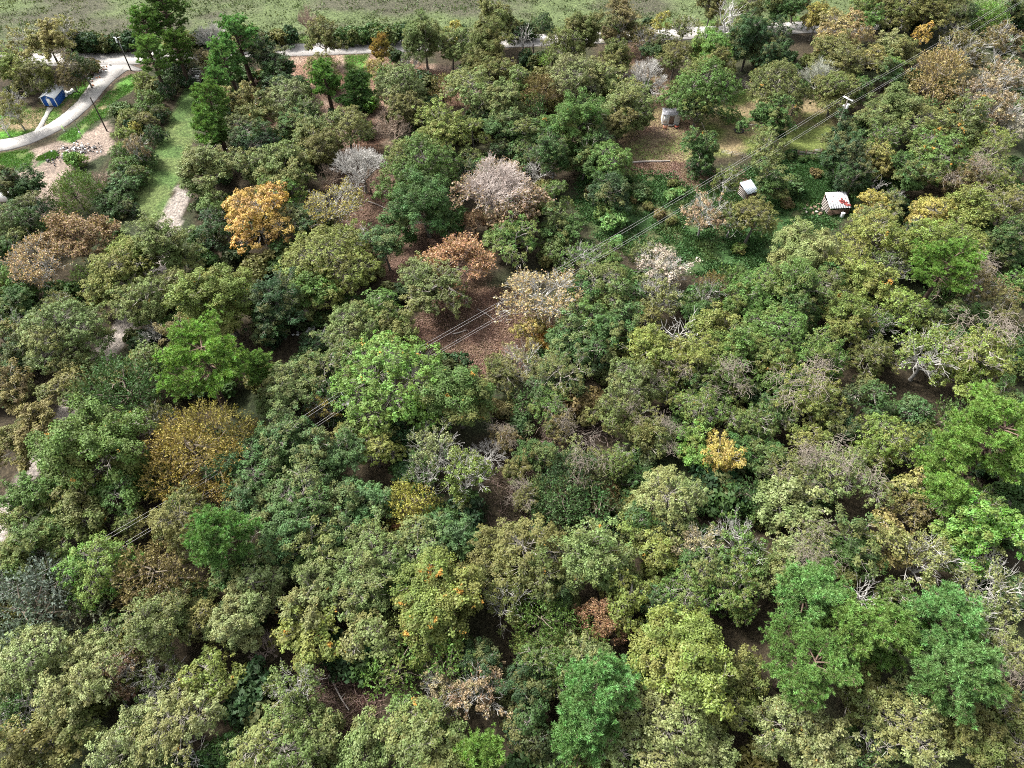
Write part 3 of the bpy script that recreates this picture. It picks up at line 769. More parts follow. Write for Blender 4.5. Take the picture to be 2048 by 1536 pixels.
# ---------------------------------------------------------------- grass, weeds and leaf litter (uncountable)
def scatter(zone_names, count, h, w, nb, color, name, label, spread=0.3, alpha=0.0, field=False, pts=None, flatq=False):
    P = []
    for n, pg, A, B, wd in ZP:
        if n not in zone_names: continue
        lo, hi = pg.min(0), pg.max(0)
        if n == 'field': lo, hi = np.array([-185, 195]), np.array([190, 290])
        Q = rng.uniform(lo, hi, (int(count * 3), 2)); Q = Q[sdist(Q, pg) > -0.3]
        if flatq is False: Q = Q[fbm(Q, 3, 40) > 0.40]
        P.append(Q[:count])
    P = np.concatenate(P)
    k = len(P) * nb; idx = np.repeat(np.arange(len(P)), nb)
    base = np.c_[P[idx] + rng.normal(size=(k, 2)) * spread, np.full(k, -0.06)]
    tint = np.stack([rng.uniform(size=k), np.repeat(rng.uniform(size=len(P)), nb), np.repeat(fbm(P, 7, 60), nb)], 1)
    m = MB()
    if flatq:
        base[:, 2] = rng.uniform(0.0, 0.14, k)
        nr = unit(rng.normal(size=(k, 3)) * 0.6 + np.array([0, 0, 1])); m.quads(leaf_quads(base, nr, w, rng, 1.3), tint)
    else:
        d = unit(rng.normal(size=(k, 3)) * 0.8 + np.array([0, 0, 0.75])); s = unit(np.cross(d, rng.normal(size=(k, 3)))) * w * 0.5
        hh = h * rng.uniform(0.5, 1.3, (k, 1)); mid = base + d * hh * 0.55
        m.quads(np.stack([base, mid - s, base + d * hh + np.array([0, 0, -0.12]) * hh, mid + s], 1), tint)
    o = link(name, m.mesh(name, FINE), color=(*color, alpha)); o['kind'] = 'stuff'; o['label'] = label; o['category'] = 'vegetation'
    return o
scatter(['field'], 17000, 0.75, 0.34, 5, (0.105, 0.14, 0.06), 'field_grass', 'rough pasture grass on the open field beyond the road', 0.6)
scatter(['weeds', 'bright_weeds'], 9000, 0.6, 0.26, 7, (0.052, 0.115, 0.034), 'weeds', 'lush green weeds covering the clearing around the sheds', 0.45)
scatter(['grass_left', 'grass_bank', 'grass_patch', 'verge', 'grass_lane'], 2600, 0.28, 0.12, 5, (0.09, 0.21, 0.035), 'lawn_grass', 'bright grass beside the driveway, the road and the lane', 0.3)
scatter(['litter', 'red_soil', 'path_soil', 'soil_yard', 'red_bare'], 4200, 0.1, 0.17, 4, (0.20, 0.12, 0.09), 'fallen_leaves', 'fallen brown leaves carpeting the bare ground between the trees', 0.4, flatq=True)
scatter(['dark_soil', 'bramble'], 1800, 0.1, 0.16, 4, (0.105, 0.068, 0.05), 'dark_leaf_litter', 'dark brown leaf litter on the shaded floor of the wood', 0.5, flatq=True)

# ---------------------------------------------------------------- the trees, one line each
# x y width kind colour [orange] [| own label]; colours are the leaves' own
PAL = dict(dg=(.026, .060, .020), md=(.052, .105, .025), mg=(.085, .150, .028), yg=(.160, .198, .038), gg=(.130, .168, .050),
           pg=(.192, .215, .078), ol=(.118, .125, .034), br=(.150, .115, .045), bl=(.068, .128, .042), bp=(.105, .135, .092),
           pn=(.145, .265, .050), pb=(.135, .280, .072), pl=(.170, .300, .045), oy=(.235, .205, .065), lg=(.120, .235, .035), ye=(.290, .255, .048), go=(.300, .215, .052), tg=(.270, .205, .085), sa=(.40, .20, .105),
           orr=(.500, .300, .065), be=(.46, .30, .15), pk=(.270, .165, .095), ta=(.290, .215, .125), ro=(.36, .15, .10), wh=(.4, .36, .3))
NAMEC = dict(dg='dark green', md='deep green', mg='mid green', yg='yellow green', gg='grey green', pg='pale green', ol='olive', br='brownish',
             bl='bluish green', bp='pale bluish', pn='bright green', pb='bright green', pl='lime green', lg='lime green', ye='yellow', go='golden', tg='golden tan', sa='rusty', be='beige orange', oy='olive yellow',
             orr='orange', pk='pinkish brown', ta='tan', ro='reddish', wh='white')
CAT = """
30 70 90 S oy
88 72 95 O oy | olive yellowish tree between the field and the blue shed, top left
118 50 70 S oy
18 125 80 O yg
62 140 70 O ol
86 146 44 O yg | yellow green tree right behind the white roof of the blue shed
128 132 60 V br
158 122 62 O dg
182 132 40 U br
14 200 80 S oy
-4 236 30 D wh
328 30 95 P mg | tall dark pine rising above the field at the top left
292 62 70 P pn
300 108 70 P pn
350 95 60 P mg
345 146 70 H dg
370 126 46 H dg
425 66 84 B wh | grey leafless tree between the two pine groups near the road
420 112 55 O br
480 85 80 P pb
455 128 66 P pb
432 168 62 P pb
420 212 72 P pn
412 250 66 P pn
436 262 46 P pn
545 112 92 O dg | darkest round tree beside the road at the upper left
286 160 50 H yg
296 200 60 H mg
326 176 44 H dg
318 222 46 H dg
254 232 52 H yg
270 255 34 H ye
243 270 44 H yg
288 238 54 H ol
304 266 46 H dg
270 285 60 S ta
285 310 52 H md
246 302 44 H mg
272 345 50 H md
246 330 60 H mg
188 352 62 Bs ta | narrow pale leafless bush beside the round green tree by the dirt
150 320 36 U lg
140 366 92 F mg | rounded bright green feathery tree on the dirt patch at left
243 365 60 H bl
228 400 60 H bl
252 412 44 H dg
215 400 50 U dg
20 360 90 O dg
55 408 76 O dg
18 430 90 O md
405 318 116 O gg
140 456 160 Bo pk | reddish brown thinning tree below the dirt patch at left
65 505 124 Bf be | pale branched tree with orange leaves near the left edge
510 412 132 Oy orr .04 | vivid orange tree left of the yellow thinning tree
424 402 52 O gg
424 452 72 O dg
336 486 116 O gg
268 492 84 O yg
262 505 90 O yg .03
200 560 80 O yg
12 545 60 O mg
610 30 60 B ta | tan leafless tree standing in front of the open field
640 66 88 O ol
645 128 86 O ol .05
578 175 66 O dg
755 96 42 Pt go | slender golden pine with a bare trunk beside the road
752 132 54 O go
848 62 110 O gg | tall grey green tree with a visible trunk by the road
902 72 84 O gg
990 32 100 O ol
968 82 120 O ol
985 136 72 O ol
818 112 52 Bs wh
652 160 60 P pn | bright green pine left of the grass lane
700 172 62 P md
738 205 40 U lg
578 192 96 O gg
600 232 90 O md
490 200 104 O ol .1
500 258 100 O dg .03
622 255 92 O gg
690 240 86 O gg
640 285 84 O ol
800 160 94 O gg
812 210 76 O ol
782 230 84 Bs ta
785 250 74 Bs ta
885 166 56 F br | rust brown feathery tree between two grey green trees
938 162 100 O gg | pale rounded grey green tree in the middle top
890 232 100 O yg
862 260 60 O yg
945 255 60 O yg
1008 190 96 O gg
1012 238 66 O bl
565 312 122 O gg .03
505 330 70 O gg
720 320 108 B wh | whitish leafless tree with a dark trunk on the reddish soil
652 342 62 B ta
835 318 150 Ob mg | very large round green tree left of the big leafless crown
850 395 140 O md
992 366 205 Bl pk | biggest leafless crown with pale radiating branches and pinkish rim
950 425 70 Bo pk
578 374 70 O lg | small lime green tree right of the vivid orange tree
660 386 128 Bf ye | pale branched tree with thin yellow leaves at upper middle
735 350 56 B ta
770 484 82 O bl | small dark round tree below the pale yellow thinning tree
908 508 160 Bo sa | rusty orange thinning tree left of the brown leaf clearing
850 545 140 W gg | grey green tree with a bare lower trunk in front of the rusty orange tree
1022 458 116 W mg
650 500 150 O yg
700 470 90 S yg
590 430 80 O dg
620 560 90 O mg
1046 66 46 Dt wh | lone bare forked trunk standing beside the road
1162 48 130 O ol
1130 80 90 O ol
1250 28 96 O br
1290 60 70 S br
1088 40 44 H dg
1560 -2 84 O md
1500 -2 70 O gg
1425 -2 70 O ol
1765 -8 90 O ol
1842 -8 84 O mg
1905 -10 84 O ol
1600 -14 70 O ol
1325 38 40 O ye | bright yellow tree at the top near the road bend
1316 84 54 O dg
1370 42 66 S gg
1420 84 112 O lg | broad lime green tree at the upper right of centre
1352 104 70 O ol
1460 24 78 D wh | white dead branches standing above the dark trees at the top
1504 62 120 O dg | deep dark green mass below the white dead branches
1560 60 80 O dg
1550 105 90 O dg
1106 108 62 F pn | small bright green tree right of the lone forked trunk
1236 100 74 O ol
1150 142 98 O pg
1215 150 66 O gg
1082 172 84 F br | brown brushy leafless bush left of the pale green tree
1030 150 66 O gg
1258 184 112 O gg .04
1236 236 86 O ol .02
1298 138 84 B wh | white leafless crown beside the soil path
1322 165 40 Bs ta
1412 160 132 O mg
1400 198 80 O md
1430 120 90 O ol
1140 238 130 O mg .03 | broad mid green tree above the biggest leafless crown
1195 262 80 O dg
1108 300 90 O md
1170 305 70 O md
1050 252 66 O md
1220 308 88 O mg
1215 370 76 O dg
1110 385 66 O mg
1115 440 72 O md
1080 330 60 B wh
1226 436 56 U pb | round bright bush in the green weeds below the tall narrow tree
1280 385 40 U bl
1408 284 84 O md .02 | tree with pale lichen covered boughs right of the white shed
1402 326 56 H dg
1455 352 66 S yg
1412 412 92 S ta | pale whitish tree with thin leaves in the weed clearing
1470 420 80 S ol
1510 425 90 O ol
1542 290 84 O gg
1545 352 74 O md
1580 370 50 U bl
1558 160 116 O ol .05
1545 220 100 O md
1600 180 60 O md
1642 138 84 B bp | whitish green brushy leafless tree left of the power pole
1640 18 76 O ye | yellow tree at the very top right of the white dead branches
1690 52 104 O tg .05 | large golden orange tree at the top near the road
1660 92 84 O ol
1730 18 80 O mg
1800 12 84 O ol
1862 14 84 O ol
1925 20 64 O dg
1975 20 74 F lg | bright lime tree beside the road at the top right
2032 10 50 O md
1682 116 92 O ol
1742 112 66 O oy
1790 84 62 O pg
1852 60 40 O orr
1812 92 64 O ol
1790 132 40 O lg
1680 165 84 O ol
1720 170 60 O md
1882 132 130 Fg tg | golden tan brushy tree above the large grey green group
1932 82 120 S br
2012 72 90 S br
2020 135 96 S ta
1978 165 104 S ta
2012 205 96 S ta
2044 240 60 S wh
1800 200 132 O gg
1740 232 96 O gg
1698 252 66 O dg
1850 242 104 O gg
1930 232 112 O gg .09
1700 290 100 O dg
1768 280 96 W mg
1762 310 78 O oy
1880 300 112 O mg .1
1992 272 84 W yg
1980 315 76 W gg
1720 335 80 O dg
1830 340 100 O md
1930 345 96 V br
2000 352 84 W yg
1748 362 34 Dl wh | leaning dead trunk above the yellow tree by the rusty shelter
1756 396 66 O ye
1750 432 92 W gg
1872 412 94 O ye
1950 402 122 O yg
2022 402 104 W ol
1620 482 148 O pg
1762 462 120 O yg .05
1840 480 104 O yg
1930 478 116 O yg
2022 482 92 O md
20 590 70 O md
230 522 110 O yg
268 592 112 O gg .03
345 560 84 O ol
438 590 172 O yg .04 | large clumped yellow green tree above the lime green pine
112 648 166 O gg .03
30 640 76 S md
20 705 84 O dg
300 655 60 Bs wh | small tangle of white dead branches left of centre
362 682 74 O br
290 715 86 O gg
408 735 175 Pb pl | wide lime green pine above the golden dome tree
512 742 60 P pn
228 765 178 F bl | dark bluish feathery tree above the big pale green tree at left
150 730 66 O ol
48 855 140 O br
125 770 96 O ol
168 885 225 O mg .04 | very large bright green tree left of the golden dome tree
392 888 235 G go | golden dome shaped tree at the left
62 985 140 O mg
165 1012 116 O ol .03
238 985 100 O md .04
485 925 130 O bl
560 880 124 O bl
645 900 124 O bl
600 985 150 O bl
505 1005 120 O bl
682 985 96 O bl
360 1034 134 O ol
15 775 84 O br
545 612 116 O dg
700 642 104 O gg
762 610 92 O mg
785 650 76 O ol
585 640 50 U dg
545 668 50 U dg
635 722 150 W md
560 765 116 O gg
780 745 205 O lg .05 | broad vivid green tree below the brown leaf clearing
918 778 190 O mg .05
642 802 78 S go
868 888 112 S pg
930 942 116 S yg | open yellow green tree with white branches in the centre bottom half
745 885 92 O yg
810 1000 118 Fg ye | yellow feathery tree below the open white branched tree
975 902 70 Bs wh | small white leafless crown at a pale bare trunk
735 1005 92 O bl
692 838 56 U bl
1082 570 168 Bf be | white branched tree with orange leaves over the leaf clearing
1062 655 66 O go
1100 680 60 U orr
1040 712 92 S pg
996 730 84 W ol
1012 868 64 V br
1085 905 70 W md
1052 990 66 V ol
1118 842 64 V br
1035 930 50 W ol
1120 728 124 W md
1100 790 90 W mg
1042 800 66 F bl
1042 850 50 U bl
1210 560 120 O md
1172 602 100 O mg
1232 642 128 O md
1190 690 96 O dg
1152 638 84 O md
1330 520 112 S wh
1320 580 100 S pg
1292 622 72 O ol
1376 605 56 U pb
1426 572 70 F br | rounded brown olive tree at the edge of the weed clearing
1290 500 60 S pg
1170 500 80 S mg
1302 688 140 O yg
1362 650 76 D wh | forked whitish dead branch above the yellow green canopy
1268 760 116 O gg
1340 762 96 V yg
1398 702 110 O yg
1458 745 110 V mg
1430 652 92 O yg
1482 602 104 O mg
1522 560 104 O mg
1490 685 120 O mg .03
1412 808 124 W mg .04
1222 822 84 O ol
1272 835 70 V gg
1322 868 76 V gg
1392 872 76 O lg
1450 905 84 O ye | bright yellow low tree inside the right hand canopy
1440 962 116 U dg
1150 955 140 F dg
1160 915 100 V gg
1118 985 120 F bl
1200 1005 110 F dg
1340 985 136 O pg | pale cream green tree right of the dark feathery trees
1240 918 84 W mg
1572 560 130 O mg
1562 652 130 O mg
1602 612 110 O md
1650 560 112 O md .04
1692 530 104 O yg
1742 560 112 O yg .05
1702 622 112 O yg .05
1790 520 84 S gg
1880 550 122 Pb pl | lime green pine high on the right side
1802 605 96 O yg
1962 562 112 V br
2012 622 86 W ol
1730 640 72 D wh
1642 692 116 O mg
1762 692 104 W ol
1560 730 104 O mg .04
1632 782 150 V yg
1870 690 150 S yg
1968 702 170 V yg
1742 792 96 O dg
2002 802 90 O md
1772 872 124 O yg
1622 875 86 O yg
1990 885 205 Pb pl | very large lime green pine at the right edge
1882 922 104 P pl
1905 985 96 P pl
1702 932 150 V gg
1582 930 104 V gg
1582 1000 112 O pg
1832 975 96 O oy
1872 1005 96 V br
1962 1012 150 W mg
1512 840 110 W mg
1530 900 90 O md
1700 850 70 O dg
52 1085 136 O mg
186 1132 136 O lg | vivid yellow green tree near the left edge below the golden dome tree
62 1200 200 F bp | pale bluish feathery tree on the left edge
302 1140 180 F br | large brownish olive feathery tree at lower left
262 1045 66 O ol
440 1082 124 P pb | bright green pine between olive trees at lower left
462 1150 84 O md
325 1235 140 O gg .03
402 1245 96 O ol .04
62 1312 156 O pg
182 1302 96 O pg
132 1405 164 O pg .04
232 1345 104 S pk
300 1345 112 S gg
405 1345 112 O yg .03
345 1442 164 O pg .03
252 1485 150 O pg
62 1482 136 O ol .06
372 1505 70 D wh
480 1232 140 O pg .03
560 1065 136 O bl
622 1102 100 O gg
745 1102 130 O gg .03
722 1182 130 O gg
508 1172 110 O pg .04
612 1202 136 O pg .05
600 1275 116 O yg .06
790 1056 34 Bo ro | tiny red crown poking out of the green canopy
850 1082 116 O bl
905 1062 96 O bl
785 1152 96 O mg
890 1175 215 O yg .08 | big yellow green tree with orange sprays and forked white boughs
960 1102 92 O ol
1010 1130 90 O ol
736 1272 114 O pg
792 1332 120 F mg
902 1312 116 F mg
960 1372 122 S ta
882 1362 84 S ta
525 1290 66 B pk | pinkish dead twiggy crown at the lower left of centre
580 1372 136 S gg
560 1484 170 O gg
652 1462 96 O gg
822 1442 112 O gg .03
852 1502 170 O gg .03
732 1502 110 O gg
972 1512 92 P pl | bright lime pine cut by the bottom edge
862 1428 90 S gg
1062 1105 156 O ol .02
1202 1112 170 O gg .04
1252 1182 120 O yg .03
1312 1082 104 O yg
1210 1232 104 Bo sa | small pinkish orange thinning crown right of bottom centre
1392 1082 112 S ta
1482 1082 130 S mg
1382 1172 136 W mg
1472 1192 112 W mg
1082 1242 136 F mg
1112 1322 130 W mg
1182 1312 92 W gg
1190 1382 152 P pb | bluish bright green pine left of the biggest clumped tree
1170 1478 100 P pb
1060 1450 100 O dg
1060 1380 96 O dg
1382 1310 235 O yg | biggest clumped yellow green tree right of bottom centre
1462 1412 104 O yg
1342 1450 190 O pg | wide pale green tree at the bottom below the biggest clumped tree
1402 1502 124 O pg
1250 1500 110 O pg
1602 1102 130 V pg
1560 1150 90 O gg
1702 1092 104 O md
1782 1072 112 O oy
1642 1062 90 W gg
1962 1062 170 O lg
1862 1112 150 S pg
1992 1152 150 S pg
1950 1232 120 S gg
2012 1292 112 W pg
1622 1182 136 P pb
1742 1182 84 D wh | brown dead branches lying over the dark gap between pines
1682 1262 146 P pn
1602 1328 165 Pb pn | wide bright pine left in the lower right pine group
1782 1282 112 P pn
1880 1240 136 P pb
1912 1288 104 P pn
1928 1368 158 P pb | bluish bright pine lowest in the lower right pine group
1742 1362 120 O ol
1842 1402 112 O pg
1822 1458 170 O pg
1602 1452 150 O pg .06
1652 1505 140 O pg .05
1962 1470 150 O ol
2022 1385 104 V ol
2032 1500 104 O ol
1725 1450 60 Dl wh
"""
def parse(line):
    lab = None
    if '|' in line: line, lab = [q.strip() for q in line.split('|')]
    p = line.split()
    return float(p[0]), float(p[1]), float(p[2]), p[3], p[4], (float(p[5]) if len(p) > 5 else 0.0), lab

KINDS = {'H': 'tall_bush', 'O': 'broadleaf_tree', 'Ob': 'broadleaf_tree', 'Oy': 'broadleaf_tree', 'W': 'broadleaf_tree', 'V': 'vine_covered_tree', 'F': 'feathery_tree', 'G': 'feathery_tree', 'Fg': 'feathery_tree',
         'P': 'pine_tree', 'Pb': 'pine_tree', 'Pt': 'pine_tree', 'B': 'leafless_tree', 'Bs': 'leafless_tree', 'Bl': 'leafless_tree', 'Bo': 'thinning_tree', 'Bf': 'thinning_tree',
         'S': 'open_crowned_tree', 'D': 'dead_tree', 'Dl': 'dead_tree', 'Dt': 'dead_tree', 'U': 'shrub'}
NOUN = {'tall_bush': 'tall bush', 'broadleaf_tree': 'broadleaf tree', 'vine_covered_tree': 'vine hung tree', 'feathery_tree': 'feathery tree', 'pine_tree': 'pine', 'leafless_tree': 'leafless tree',
        'thinning_tree': 'thinning tree', 'open_crowned_tree': 'open crowned tree', 'dead_tree': 'dead tree', 'shrub': 'shrub'}
ROOTS = []
def choose(kind, R):
    if kind in ('O', 'W'):
        if kind == 'W' and R > 3.2: return 'Ow'
        return 'Os' if R < 4.3 else ('Om' if R < 7.0 else 'Ol')
    if kind == 'H': return 'Hb'
    if kind == 'Oy': return 'Om' if R < 7.6 else 'Ol'
    if kind == 'Ob': return 'Ol'
    if kind == 'V': return 'Ow'
    if kind == 'F': return 'Fs' if R < 4.2 else 'Fm'
    if kind == 'Fg': return 'Fm'
    if kind == 'G': return 'Fd'
    if kind == 'P': return 'Ps' if R < 3.7 else 'Pm'
    if kind == 'Pt': return 'Ps'
    if kind == 'Pb': return 'Pl'
    if kind == 'B': return 'Bm' if R > 3.9 else 'Bs'
    if kind in ('Bl', 'Bo', 'Bf', 'Bs'): return kind
    if kind == 'S': return 'Sm'
    if kind in ('D', 'Dl', 'Dt'): return 'D'
    return 'Us'
trng = np.random.default_rng(11)
count = {}
def plant(x, y, w, kind, colr_, orange, lab, world_xy=None, R=None, group=None, extra_name=None):
    # find real place: crown centre at a plausible height for its size
    Ht = 13.0
    if world_xy is None:
        for _ in range(4):
            hc = 0.70 * Ht if kind not in ('U', 'Dt', 'Dl', 'H') else 0.55 * Ht
            p = U(x, y, hc); R = w * 0.5 * depth(p) / FPX
            key = choose(kind, R)
            me, R0, H0 = PROTO[key][0]
            s = R / R0
            Ht = H0 * s ** 0.6 if kind != 'U' else H0 * s
        gx_, gy_ = p.x, p.y
    else:
        key = choose(kind, R); me, R0, H0 = PROTO[key][0]; s = R / R0; Ht = H0 * (s ** 0.6 if kind != 'U' else s); gx_, gy_ = world_xy
    # crowns overhang: foliage reaches a little past the nominal radius
    s *= 1.0 if (y < 135 and 560 < x < 1300) else (1.2 if 450 < x < 1240 else (1.16 if y > 300 or x > 1650 else 1.08))
    i = count.get(key, 0); count[key] = i + 1
    me, R0, H0 = PROTO[key][i % len(PROTO[key])]
    name = KINDS[kind]
    root = bpy.data.objects.new(name, None); COL.objects.link(root); root.empty_display_size = 0.5
    root.location = (gx_, gy_, -0.05); root.rotation_euler = (0, 0, trng.uniform(0, 6.283))
    zs = Ht / H0
    root.scale = (s * trng.uniform(0.90, 1.10), s * trng.uniform(0.90, 1.10), zs * trng.uniform(0.94, 1.06))
    if kind in ('Dl',): root.rotation_euler = (trng.uniform(0.25, 0.5), 0.15, trng.uniform(-0.6, 0.3))
    base = np.array(PAL[colr_])
    jit = trng.uniform(0.88, 1.14) * (1 + trng.normal(size=3) * 0.04)
    lc = tuple(np.clip(base * jit, 0.01, 0.8))
    pale = kind in ('B', 'Bs', 'Bl', 'Bf', 'D', 'Dl', 'Dt')
    tw = {'wh': (.52, .52, .495), 'ta': (.36, .29, .23), 'pk': (.44, .37, .33), 'ro': (.30, .19, .15), 'bp': (.46, .49, .42)}.get(colr_, (.40, .37, .33))
    if kind in ('O', 'Ob', 'W', 'V', 'H'): tw = (.36, .34, .30)
    if kind in ('F', 'G', 'Fg'): tw = (.22, .19, .15)
    if kind in ('P', 'Pb', 'Pt'): tw = (.17, .12, .095)
    if kind in ('S', 'Bf'): tw = (.50, .50, .47)
    if kind == 'Bl': tw = (.56, .50, .46)
    if kind == 'Bo': tw = (.33, .25, .20)
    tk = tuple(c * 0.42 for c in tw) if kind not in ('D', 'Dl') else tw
    alpha = 0.0
    if kind in ('O', 'Ob', 'W', 'V'): alpha = 0.265 + orange * 0.9 if orange > 0 else 0.2
    t, b, c = me
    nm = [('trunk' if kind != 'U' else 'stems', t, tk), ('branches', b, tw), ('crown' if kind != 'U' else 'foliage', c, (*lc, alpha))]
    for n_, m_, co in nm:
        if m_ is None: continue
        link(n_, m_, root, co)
    if kind == 'V':
        o = link('vine_tangle', VINE[i % 3], root, (.25, .22, .185)); 
    ROOTS.append(dict(o=root, x=x, y=y, R=R, name=name, col=colr_, lab=lab, xy=(gx_, gy_), kind=kind, Ht=Ht, group=group))
    return root

for ln in CAT.strip().splitlines():
    plant(*parse(ln))

# hedge along the far side of the road, bush by bush
for i, px in enumerate(list(range(140, 275, 17)) + list(range(360, 415, 18)) + list(range(488, 590, 18)) + list(range(676, 800, 14)) + [812, 905, 925, 1035, 1060, 1225, 1290, 1780, 1830, 1960, 2010, 2040]):
    yy = 88 - (px - 140) * (88 - 45) / 1900 if px > 400 else 88
    c = 'dg' if (i % 4) else ('ol' if px < 600 else 'md')
    if px in (905,): c = 'ye'
    if 676 <= px < 800: c = 'md'; 
    p = U(px, yy - 2, 2.0)
    plant(px, yy - 8, 0, 'U', c, 0, None, world_xy=(p.x, p.y), R=trng.uniform(2.8, 3.6))

# undergrowth in the wood, kept out of the clearings
CLEAR = [pg for n, pg, *_ in ZP if n not in ('dark_soil', 'bramble', 'soil_yard', 'verge')]
# young trees filling the wood between the tall crowns
TR = np.array([[*r['xy'], r['R']] for r in ROOTS]); more = []
for c in np.stack([trng.uniform(-150, 150, 9000), trng.uniform(8, 205, 9000)], 1):
    px, py = project(Vector((*c, 6)))
    if not (-20 < px < 2070 and 135 < py < 1560): continue
    if py < 330 and (px < 420 or 1240 < px < 1700): continue
    if any((sdist(c[None], pg) > -4.5)[0] for n, pg, *_ in ZP if n in ('litter', 'red_soil', 'dark_soil', 'bramble', 'weeds', 'dirt_track', 'strip', 'path_soil', 'yard_mid', 'yard_grass', 'red_bare', 'grass_lane')): continue
    dd = np.linalg.norm(TR[:, :2] - c, axis=1) - TR[:, 2]
    if dd.min() < -0.6: continue
    if more and (np.linalg.norm(np.array(more) - c, axis=1) < 4.2).any(): continue
    more.append(c)
for c in more[:130]:
    px, py = project(Vector((*c, 6)))
    plant(px, py, 0, ['H', 'O', 'W', 'F', 'H', 'S'][trng.integers(0, 6)], ['dg', 'md', 'mg', 'ol', 'gg', 'bl', 'md'][trng.integers(0, 7)], 0, None, world_xy=tuple(c), R=trng.uniform(2.4, 3.8))
TR = np.array([[*r['xy'], r['R']] for r in ROOTS])
pts = []
cand = np.stack([trng.uniform(-165, 165, 9000), trng.uniform(6, 215, 9000)], 1)
inside = np.zeros(len(cand), bool)
for pg in CLEAR: inside |= sdist(cand, pg) > -2.2
for q in (RQ, DQ, WQ):
    inside |= (np.linalg.norm(cand[:, None] - q[None, ::2], axis=2).min(1) < 8.5)
cand = cand[~inside]
for c in cand:
    px, py = project(Vector((*c, 1.5)))
    if not (-60 < px < 2110 and 90 < py < 1600): continue
    if 600 < px < 720 and 1320 < py < 1460: continue
    if (np.linalg.norm(TR[:, :2] - c, axis=1) < TR[:, 2] * 0.5 + 0.6).any(): continue
    if pts and (np.linalg.norm(np.array(pts) - c, axis=1) < 3.7).any(): continue
    pts.append(c)
pts = pts[:250]
wz = [pg for n, pg, *_ in ZP if n == 'weeds'][0]
for _ in range(400):
    c = np.array([trng.uniform(wz[:, 0].min(), wz[:, 0].max()), trng.uniform(wz[:, 1].min(), wz[:, 1].max())])
    if sdist(c[None], wz)[0] < 1 or (np.linalg.norm(TR[:, :2] - c, axis=1) < TR[:, 2] * 0.7).any(): continue
    px, py = project(Vector((*c, 1)))
    if 1590 < px < 1720 and 350 < py < 450 or 1450 < px < 1520 and 350 < py < 420: continue
    plant(px, py, 0, 'U', ['md', 'ol', 'pb', 'br', 'mg'][_ % 5], 0, None, world_xy=tuple(c), R=trng.uniform(0.8, 1.5))
    wcount = globals().get('wcount', 0) + 1
    if wcount >= 26: break
for c in pts:
    px, py = project(Vector((*c, 2)))
    brown = 980 < px < 1240 and 760 < py < 1060
    plant(px, py, 0, 'U', ['dg', 'md', 'dg', 'bl', 'ol', 'md'][trng.integers(0, 6)] if not brown else 'br', 0, None, world_xy=tuple(c), R=trng.uniform(1.8, 3.6))

# ---------------------------------------------------------------- built things
WHITE = plain_mat('white_paint', (0.78, 0.78, 0.76), 0.5, dirt=0.08)
OLDWHITE = plain_mat('weathered_white_boards', (0.62, 0.61, 0.57), 0.8, dirt=0.25, dirtcol=(0.36, 0.33, 0.28))
BLUE = plain_mat('blue_metal', (0.014, 0.085, 0.36), 0.45, dirt=0.1)
ROOFW = plain_mat('white_metal_roof', (0.82, 0.82, 0.82), 0.4, dirt=0.05)
GREYROOF = plain_mat('grey_shingle_roof', (0.33, 0.33, 0.36), 0.9, dirt=0.35, scale=3)
RUSTROOF = plain_mat('rusty_tin', (0.60, 0.61, 0.62), 0.5, dirt=0.0)
RUST = plain_mat('rust', (0.20, 0.035, 0.03), 0.9, dirt=0.3, scale=4)
TIN = plain_mat('blue_grey_tin', (0.46, 0.52, 0.58), 0.45, dirt=0.15)
WOOD = plain_mat('weathered_wood', (0.20, 0.13, 0.09), 0.9, dirt=0.3, scale=3)
GREYWOOD = plain_mat('grey_wood', (0.34, 0.30, 0.27), 0.9, dirt=0.3, scale=3)
DARKWOOD = plain_mat('creosote_wood', (0.035, 0.027, 0.024), 0.85, dirt=0.1)
STEEL = plain_mat('galvanised_steel', (0.55, 0.56, 0.57), 0.45, 0.3, dirt=0.1)
POLEW = plain_mat('pale_fittings', (0.72, 0.73, 0.74), 0.4, dirt=0.05)
DARK = plain_mat('dark_interior', (0.03, 0.025, 0.022), 0.9)
BLACK = plain_mat('black_metal', (0.03, 0.03, 0.032), 0.6)
RED = plain_mat('red_paint', (0.42, 0.09, 0.05), 0.6)
TERRA = plain_mat('terracotta', (0.46, 0.20, 0.11), 0.8)
LIME = plain_mat('lime_paint', (0.55, 0.75, 0.30), 0.5)
GLASS = plain_mat('dark_glass', (0.03, 0.04, 0.05), 0.1)
WIRE = plain_mat('aluminium_cable', (0.50, 0.48, 0.48), 0.5, dirt=0.0)
CERAM = plain_mat('white_scrap', (0.72, 0.73, 0.72), 0.6, dirt=0.2)

def part(name, root, mb, mat, smooth=False): return link(name, mb.mesh(name, mat, smooth), root)
def bx(c, s, **k): m = MB(); m.box(c, s, **k); return m

